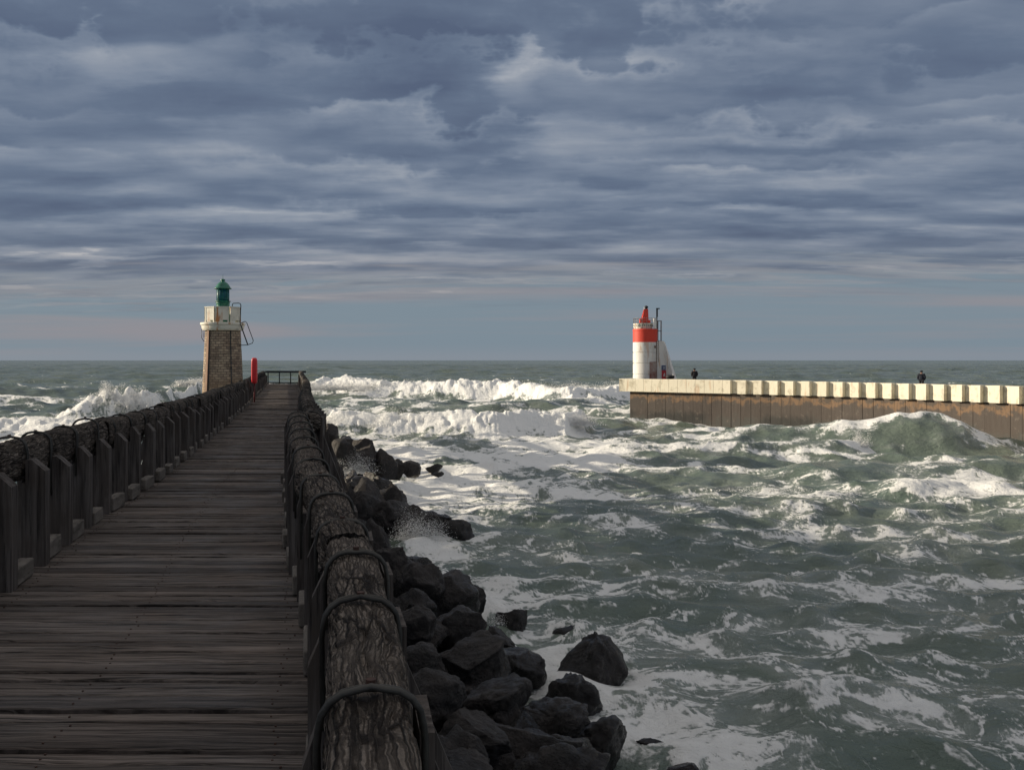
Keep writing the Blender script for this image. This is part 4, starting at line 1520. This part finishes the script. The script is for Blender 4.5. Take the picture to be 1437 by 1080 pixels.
# ladder with safety cage
m_ = MB()
for px in (918.6, 921.8):
    m_.tube([(HX(px), HY - 1.16, HZ(508)), (HX(px), HY - 1.16, HZ(478))], .022, 6)
for i in range(11):
    z = HZ(507 - i * 2.7)
    m_.tube([(HX(918.6), HY - 1.16, z), (HX(921.8), HY - 1.16, z)], .016, 6)
m_.tube([(HX(917), HY - 1.12, HZ(485)), (HX(917), HY - 1.12, HZ(488.5))], .09, 8)
m_.out('lower_ladder', M_RUSTSTEEL, rl)
m_ = MB()
for px, dy in ((923.0, -.25), (923.2, .3), (927.8, -.25), (927.8, .3)):
    m_.tube([(HX(px), HY + dy, HZ(506)), (HX(px), HY + dy, HZ(450.0))], .028, 6)
for i in range(5):
    z = HZ(450.3 + i * 14)
    m_.tube([(HX(922.4), HY - .25, z), (HX(927.8), HY - .25, z), (HX(927.8), HY + .3, z), (HX(922.4), HY + .3, z)], .024, 6)
for i in range(20):
    z = HZ(452 + i * 2.7)
    m_.tube([(HX(923.1), HY - .25, z), (HX(923.1), HY + .3, z)], .014, 6)
m_.out('caged_ladder', M_RUSTSTEEL, rl)
# door
m_ = MB()
dcx = HX(914.8)
V = []
for z in (BASEZ + .05, HZ(507.4)):
    for k in range(7):
        x = HX(909.2 + (920.4 - 909.2) * k / 6)
        yv = HY - math.sqrt(max(.02, (rr_ + .03) ** 2 - (x - hx) ** 2))
        V.append((x, yv, z))
Fc = [(k, k + 1, k + 8, k + 7) for k in range(6)]
m_.add(V, Fc)
do = m_.out('door', M_DOOR, rl, fix=False)
sm = do.modifiers.new('solid', 'SOLIDIFY'); sm.thickness = .03; sm.offset = 1
# buttress fins
m_ = MB()
zb = BASEZ
m_.prism([(HX(921), HY - .6, zb), (HX(921), HY - .6, HZ(478.5)), (HX(930.5), HY - .6, HZ(478.5)), (HX(943), HY - .6, zb)], (0, .45, 0))
m_.out('buttress', M_WHITEPAINT, rl)
m_ = MB()
m_.add([(HX(934), HY - .70, zb), (HX(943.5), HY - 2.1, zb), (HX(948.5), HY - 1.7, zb), (HX(946), HY + .3, zb),
        (HX(930), HY - .10, HZ(480)), (HX(930.9), HY - .55, HZ(480)), (HX(932.4), HY - .4, HZ(480)), (HX(932), HY + .3, HZ(480))],
       [(3, 2, 1, 0), (4, 5, 6, 7), (0, 1, 5, 4), (1, 2, 6, 5), (2, 3, 7, 6), (3, 0, 4, 7)])
m_.out('buttress', M_WHITEPAINT, rl)

sy = HY - .6 - .035
sg = MB(); sg.box(HX(927), HX(934.2), sy - .03, sy + .03, HZ(519.2), HZ(512.6), bev=.01)
so = empty('blue_sign', (HX(930.6), sy, HZ(519.2)), 'small blue notice board fixed above the red one on the white buttress', 'sign')
sg.out('panel', M_BLUESIGN, so)
sg = MB()
for i, (a, b) in enumerate(((928.2, 932.8), (928.8, 932.2), (928.2, 933))):
    sg.box(HX(a), HX(b), sy - .036, sy - .031, HZ(515.0 + i * 1.5), HZ(514.5 + i * 1.5))
sg.out('lettering', M_WHITE, so)
so = empty('red_sign', (HX(931), sy, BASEZ), 'red lifesaving board with white mark below the blue notice on the buttress', 'sign')
sg = MB(); sg.box(HX(927.2), HX(935.2), sy - .05, sy + .03, BASEZ + .02, HZ(519.4), bev=.02); sg.out('panel', M_REDSIGN, so)
sg = MB()
sg.tube([(HX(930.2), sy - .056, HZ(528)), (HX(930.4), sy - .056, HZ(524.8)), (HX(931.8), sy - .056, HZ(523.6))], .05, 6)
sg.tube([(HX(930.4), sy - .058, HZ(526)), (HX(932.2), sy - .058, HZ(526.6))], .04, 6)
sg.out('white_mark', M_WHITE, so)
# dark rounded shape added as stand-in for a seated figure
bo = empty('figure_stand_in', (HX(935.5) , HY - 1.9, BASEZ), 'dark rounded stand-in for a seated figure beside the white buttress foot', 'figure_stand_in')
bxx, byy = HX(936.0), HY - 1.9
m_ = MB(); m_.lathe(bxx, byy, [(.36, BASEZ), (.34, BASEZ + .1), (.26, BASEZ + .2), (.26, BASEZ + .62), (.40, BASEZ + .74), (.44, BASEZ + .84), (.38, BASEZ + .94), (.2, BASEZ + 1.0), (.02, BASEZ + 1.01)], 24)
m_.out('post', M_BLACK, bo, smooth=True)

# ------------------------------------------------------------------ people (skin modifier)
def skin_obj(name, verts, edges, radii, mt, parent, root=0, sub=2):
    me = bpy.data.meshes.new(name)
    og = WLOC[parent.name]
    me.from_pydata([tuple(Vector(v)) for v in verts], edges, [])
    o = bpy.data.objects.new(name, me); C.objects.link(o)
    o.parent = parent
    WLOC[o.name] = og.copy()
    me.materials.append(mt)
    sk = o.modifiers.new('skin', 'SKIN'); sk.use_smooth_shade = True
    for i, r in enumerate(radii):
        me.skin_vertices[0].data[i].radius = r if isinstance(r, tuple) else (r, r)
    me.skin_vertices[0].data[root].use_root = True
    ss = o.modifiers.new('sub', 'SUBSURF'); ss.levels = sub; ss.render_levels = sub
    return o


def person(loc, face, label, h, hands_pocket, hood, jm):
    root = empty('person', loc, label, 'person')
    root.rotation_euler.z = face
    k = h / 1.75
    S = lambda x, y, z: (x * k, y * k, z * k)
    # local: facing -Y
    V = [S(0, 0, .95), S(0, 0, 1.12), S(0, .01, 1.33), S(0, .01, 1.46), S(0, 0, 1.53), S(0, -.01, 1.60), S(0, -.01, 1.70),
         S(.10, 0, .90), S(.11, -.01, .50), S(.11, .02, .09), S(.12, -.14, .04),
         S(-.10, 0, .90), S(-.11, -.02, .50), S(-.12, .01, .09), S(-.13, -.15, .04),
         S(.18, .01, 1.40), S(.27, .04, 1.14), S(.19, -.10, .95), S(.14, -.16, .93),
         S(-.18, .01, 1.40), S(-.27, .04, 1.14), S(-.19, -.10, .95), S(-.14, -.16, .93)]
    E = [(0, 1), (1, 2), (2, 3), (3, 4), (4, 5), (5, 6), (0, 7), (7, 8), (8, 9), (9, 10), (0, 11), (11, 12), (12, 13), (13, 14),
         (3, 15), (15, 16), (16, 17), (17, 18), (3, 19), (19, 20), (20, 21), (21, 22)]
    r = [(.14, .10), (.13, .10), (.15, .10), (.10, .07), .05, (.075, .09), (.07, .085), .085, .055, .04, (.045, .035), .085, .055, .04, (.045, .035),
         .055, .042, .032, .035, .055, .042, .032, .035]
    skin_obj('body', V, E, [tuple(x * k for x in q) if isinstance(q, tuple) else q * k for q in r], M_SKIN, root)
    # trousers
    tv = [V[0], V[7], V[8], V[9], V[11], V[12], V[13]]
    skin_obj('trousers', tv, [(0, 1), (1, 2), (2, 3), (0, 4), (4, 5), (5, 6)], [(.155 * k, .12 * k), .10 * k, .078 * k, .065 * k, .10 * k, .078 * k, .065 * k], M_DARKCLOTH, root)
    # jacket
    jv = [S(0, 0, .84), V[1], V[2], V[3], V[15], V[16], S(.195, -.09, .96), V[19], V[20], S(-.195, -.09, .96)]
    jr = [(.20, .15), (.19, .14), (.20, .14), (.15, .11), .10, .085, .062, .10, .085, .062]
    if hood: jr = [(.24, .17), (.24, .18), (.23, .17), (.18, .13), .12, .10, .075, .12, .10, .075]
    skin_obj('jacket', jv, [(0, 1), (1, 2), (2, 3), (3, 4), (4, 5), (5, 6), (3, 7), (7, 8), (8, 9)], [tuple(x * k for x in q) if isinstance(q, tuple) else q * k for q in jr], jm, root)
    # hat / hood
    hv = [S(0, .02, 1.55), S(0, .015, 1.66), S(0, .01, 1.735)]
    hr = [(.085, .085), (.105, .115), (.07, .08)] if not hood else [(.12, .12), (.135, .15), (.10, .11)]
    skin_obj('hood' if hood else 'cap', hv, [(0, 1), (1, 2)], [tuple(x * k for x in q) for q in hr], jm, root)
    # face: nose and eyes
    m_ = MB()
    m_.add([S(-.012, -.095, 1.625), S(.012, -.095, 1.625), S(0, -.125, 1.612), S(0, -.09, 1.655)], [(0, 1, 2), (0, 2, 3), (2, 1, 3), (1, 0, 3)])
    o = obj('nose', m_.V, m_.F, M_SKIN, None, origin=(0, 0, 0)); o.parent = root
    return root


p1 = Vector((16.75, 91.6, BASEZ)); person(p1, R(172), 'standing person in dark hooded jacket, nearer the red lighthouse', 1.69, True, True, M_DARKCLOTH)
p2 = Vector((31.15, 75.9, BASEZ)); person(p2, R(150), 'broad person in dark hooded coat standing behind the parapet, far right', 1.66, True, True, M_BLUECLOTH)

# ------------------------------------------------------------------ rocks
def bank():
    nx, ny = 110, 520
    V = []
    for j in range(ny + 1):
        y = -8 + 90 * j / ny
        edge = float(np.interp(y, BANK_Y, BANK_X))
        left = Lx(min(y, 73)) - 2.2
        for i in range(nx + 1):
            t = i / nx
            x = left + (edge + .6 - left) * t
            mid = Rx(min(y, 73)) - .2
            hgt = 1.75 * (1 - abs((x - mid)) / max(.5, (edge + .2 - mid))) if x > mid else 1.75 * (1 - (mid - x) / (mid - left + .2))
            z = SEA - .95 + (math.copysign(abs(max(hgt, -.4) / 1.75) ** .7, hgt) * (2.1 if y < 24 else 1.6)) * (1.0 if y < 38 else .7) * (1 - max(0, (y - 66) / 16))
            z += .55 * mnoise.fractal(Vector((x * .9, y * .9, 0)), .7, 2.0, 6) + .35 * abs(mnoise.noise(Vector((x * 1.7, y * 1.7, 3))))
            V.append((x, y, z))
    Fc = [(j * (nx + 1) + i, j * (nx + 1) + i + 1, (j + 1) * (nx + 1) + i + 1, (j + 1) * (nx + 1) + i) for j in range(ny) for i in range(nx)]
    o = obj('rocky_bank', V, Fc, M_ROCK, origin=(0, 0, 0), smooth=True)
    tag(o, kind='structure')


bank()


def make_rock(x, y, z0, w_, d_, h_, seed, label, group=None, kind='boulder', peak=0.0):
    """z0 = base; w,d,h full sizes"""
    bm = bmesh.new()
    bmesh.ops.create_icosphere(bm, subdivisions=5 if w_ * 1400 / y > 45 else 4, radius=1)
    rs = random.Random(seed)
    planes = []
    for _ in range(rs.randint(10, 15)):
        n = Vector((rs.gauss(0, 1), rs.gauss(0, 1), rs.gauss(.15, .8))).normalized()
        planes.append((n, rs.uniform(.42, .80)))
    off = Vector((seed * 3.1, seed * 1.7, seed * .9))
    for v in bm.verts:
        p = v.co.copy()
        for n, d in planes:
            q = p.dot(n)
            if q > d: p -= n * (q - d) * .93
        r = 1 + .20 * mnoise.fractal(p * 1.1 + off, 1.0, 2.0, 3) + .085 * mnoise.fractal(p * 3.6 + off, .8, 2.0, 4)
        rdg = mnoise.fractal(p * 2.0 + off * 2, .9, 2.1, 4)
        r += -.10 * max(0, rdg - .1)
        p *= r
        if peak:
            s = max(.30, 1 - peak * max(0, p.z + .35) ** 1.35)
            p.x = p.x * s - .22 * peak * max(0, p.z); p.y *= s
            if p.z > .42: p.z = .42 + (p.z - .42) * .35
            p *= 1 + .10 * mnoise.fractal(p * 2.6 + off, .9, 2.0, 4)
        v.co = p
    zs = [v.co.z for v in bm.verts]; xs = [v.co.x for v in bm.verts]; ys = [v.co.y for v in bm.verts]
    sx = w_ / (max(xs) - min(xs)); sy = d_ / (max(ys) - min(ys)); sz = (h_ + .5 * h_) / (max(zs) - min(zs))
    cx = (max(xs) + min(xs)) / 2; cyy = (max(ys) + min(ys)) / 2; zmax = max(zs)
    V = [(x + (v.co.x - cx) * sx, y + (v.co.y - cyy) * sy, z0 + h_ + (v.co.z - zmax) * sz) for v in bm.verts]
    bm.verts.index_update()
    Fc = [[v.index for v in f.verts] for f in bm.faces]
    bm.free()
    o = obj(kind, V, Fc, M_ROCK, origin=(x, y, z0), smooth=True)
    tag(o, label, 'rock', group)
    return o


# (px left, px right, py top, py bottom, elevation of base above sea, label)
RK = [
 (448, 474, 594, 612, .9, 'small dark boulder hard against the far railing, foam behind it'),
 (465, 500, 616, 655, .6, 'dark boulder nearest the railing in the farthest rock cluster'),
 (488, 534, 616, 662, .3, 'large domed boulder topping the farthest rock cluster'),
 (524, 557, 630, 668, .1, 'round-topped boulder right of the domed one in the farthest cluster'),
 (545, 570, 643, 665, .0, 'low boulder between the round-topped one and the cluster end'),
 (563, 589, 646, 664, .0, 'pointed boulder ending the farthest cluster on the seaward side'),
 (598, 620, 650, 660, .0, 'small isolated rock awash in foam beyond the farthest cluster'),
 (605, 622, 661, 667, -.05, 'flat rock barely breaking the foam, just in front of the small isolated one'),
 (478, 507, 661, 690, .2, 'boulder half covered by white splash beside the railing'),
 (508, 548, 661, 690, .1, 'smooth boulder facing the splash, below the farthest cluster'),
 (464, 482, 655, 690, .6, 'dark narrow boulder tucked beside the railing by the splash'),
 (472, 500, 677, 722, .8, 'blocky boulder against the railing at the start of the middle cluster'),
 (490, 545, 675, 735, .5, 'broad jagged boulder forming the middle cluster'),
 (533, 572, 677, 742, .2, 'steep peaked boulder at the centre of the middle cluster'),
 (556, 600, 708, 748, .1, 'sloping boulder seaward of the steep peaked one'),
 (585, 632, 716, 756, .0, 'long low boulder running out into the foam'),
 (618, 664, 728, 759, .0, 'outermost boulder of the middle cluster, waves over its tip'),
 (577, 598, 743, 764, .0, 'small rock surrounded by splashing foam between two clusters'),
 (505, 552, 728, 775, 1.0, 'dark upright boulder beside the railing above the splash pool'),
 (528, 582, 766, 815, .9, 'boulder overlooking the splash pool from the near side'),
 (555, 622, 788, 850, .6, 'big smooth dark boulder below the splash pool'),
 (600, 638, 808, 850, .3, 'rounded boulder on the waterline right of the big smooth one'),
 (637, 680, 822, 862, .1, 'squarish boulder with a pointed top at the waterline'),
 (640, 682, 810, 819, -.05, 'flat rock awash just beyond the squarish boulder'),
 (545, 610, 850, 905, 1.1, 'shadowed boulder beside the railing hoops, above the pale boulder'),
 (600, 680, 848, 900, .5, 'wide dark boulder between the railing and the squarish one'),
 (697, 738, 851, 884, .0, 'lone angular boulder standing in foam, apart from the bank'),
 (676, 722, 880, 912, .0, 'low triangular boulder behind the ribbed slab'),
 (777, 812, 877, 890, -.05, 'flat black rock awash behind the tall cone-shaped rock'),
 (553, 624, 903, 948, 1.2, 'pale flat-topped boulder next to the railing'),
 (618, 712, 890, 965, .6, 'large tilted slab-sided boulder with pale ribs'),
 (690, 764, 912, 962, .2, 'boulder with a rounded back behind the cone-shaped rock'),
 (775, 880, 893, 962, .0, 'tall cone-shaped rock leaning left, standing in white foam'),
 (763, 842, 940, 1005, .1, 'dark boulder directly in front of the cone-shaped rock'),
 (645, 742, 950, 1022, .6, 'large smooth rounded boulder in the middle of the near bank'),
 (560, 650, 940, 1010, 1.3, 'black boulder in deep shade beside the near railing'),
 (735, 822, 983, 1050, .3, 'boulder with rough crown between the rounded one and the water'),
 (790, 880, 1004, 1080, .0, 'boulder with two humps at the waterline, lowest right of the bank'),
 (715, 840, 1035, 1120, .3, 'broad boulder cut by the bottom edge of the picture'),
 (600, 712, 1000, 1072, 1.0, 'wide dark boulder at the bottom beside the big handrail'),
 (600, 700, 1060, 1130, 1.2, 'lowest boulder beside the big handrail'),
 (895, 936, 1040, 1052, -.06, 'thin flat rock awash near the bottom, right of the humped boulder'),
 (938, 982, 1068, 1090, -.05, 'small dark rock poking out of foam at the bottom edge'),
 (690, 800, 1120, 1230, .5, 'boulder just below the picture near the water'),
]
ROCKPOS = []
for i, (a, b, t, bt, el, lab) in enumerate(RK):
    Hc = EYE - (SEA + el)
    y = Hc * F / (bt - 505.0)
    wd = (b - a) * y / F
    x = ((a + b) / 2 - 718.5) * y / F
    wd *= 1.12
    dpt = wd * (1.0 if (bt - t) > 14 else .6)
    # depth centre sits behind the near foot
    yc = y + dpt * .30
    x = x * yc / y; wd = wd * yc / y
    ztop = EYE - (t - 505.0) * (yc + dpt * .05) / F
    hh = max(.12, ztop - (SEA + el)) * (1.2 if 'cone' in lab[:16] else 1.04)
    if 'cone' in lab[:16]: wd *= .92; hh *= .97
    ROCKPOS.append((x, yc, lab))
    make_rock(x, yc, SEA + el, wd, dpt, hh, i * 7 + 3, lab, 'boulders along the foot of the walkway', peak=(.60 if 'cone' in lab[:16] else .0))
rs = random.Random(21)
used = set()
for i in range(150):
    y = 7 + 55 * rs.random() ** 1.5
    e = float(np.interp(y, BANK_Y, BANK_X)); m0 = Rx(y) + .3
    t = rs.uniform(.0, .72)
    x = m0 + (e - m0) * t
    sz = rs.uniform(.9, 1.7) * (1 if y > 20 else .85)
    el = 1.35 * (1 - t) ** .8 - .2
    # nearest described boulder gives the label
    best = min(ROCKPOS, key=lambda q: (q[0] - x) ** 2 + (q[1] - y) ** 2)
    ddx, ddy = x - best[0], y - best[1]
    side = ('to the left of' if ddx < 0 else 'to the right of') if abs(ddx) > abs(ddy) else ('in front of' if ddy < 0 else 'just behind')
    if (side, best[2]) in used or len(used) >= 72: continue
    used.add((side, best[2]))
    short = best[2].split(',')[0].split()
    lab = 'wedged boulder ' + side + ' the ' + ' '.join(short)
    lab = ' '.join(lab.split()[:16])
    make_rock(x, y, SEA + el - .2, sz, sz * rs.uniform(.8, 1.1), sz * .62, 400 + i * 3, lab, 'boulders along the foot of the walkway')
print('verts', sum(len(o.data.vertices) for o in C.objects if o.type == 'MESH'))
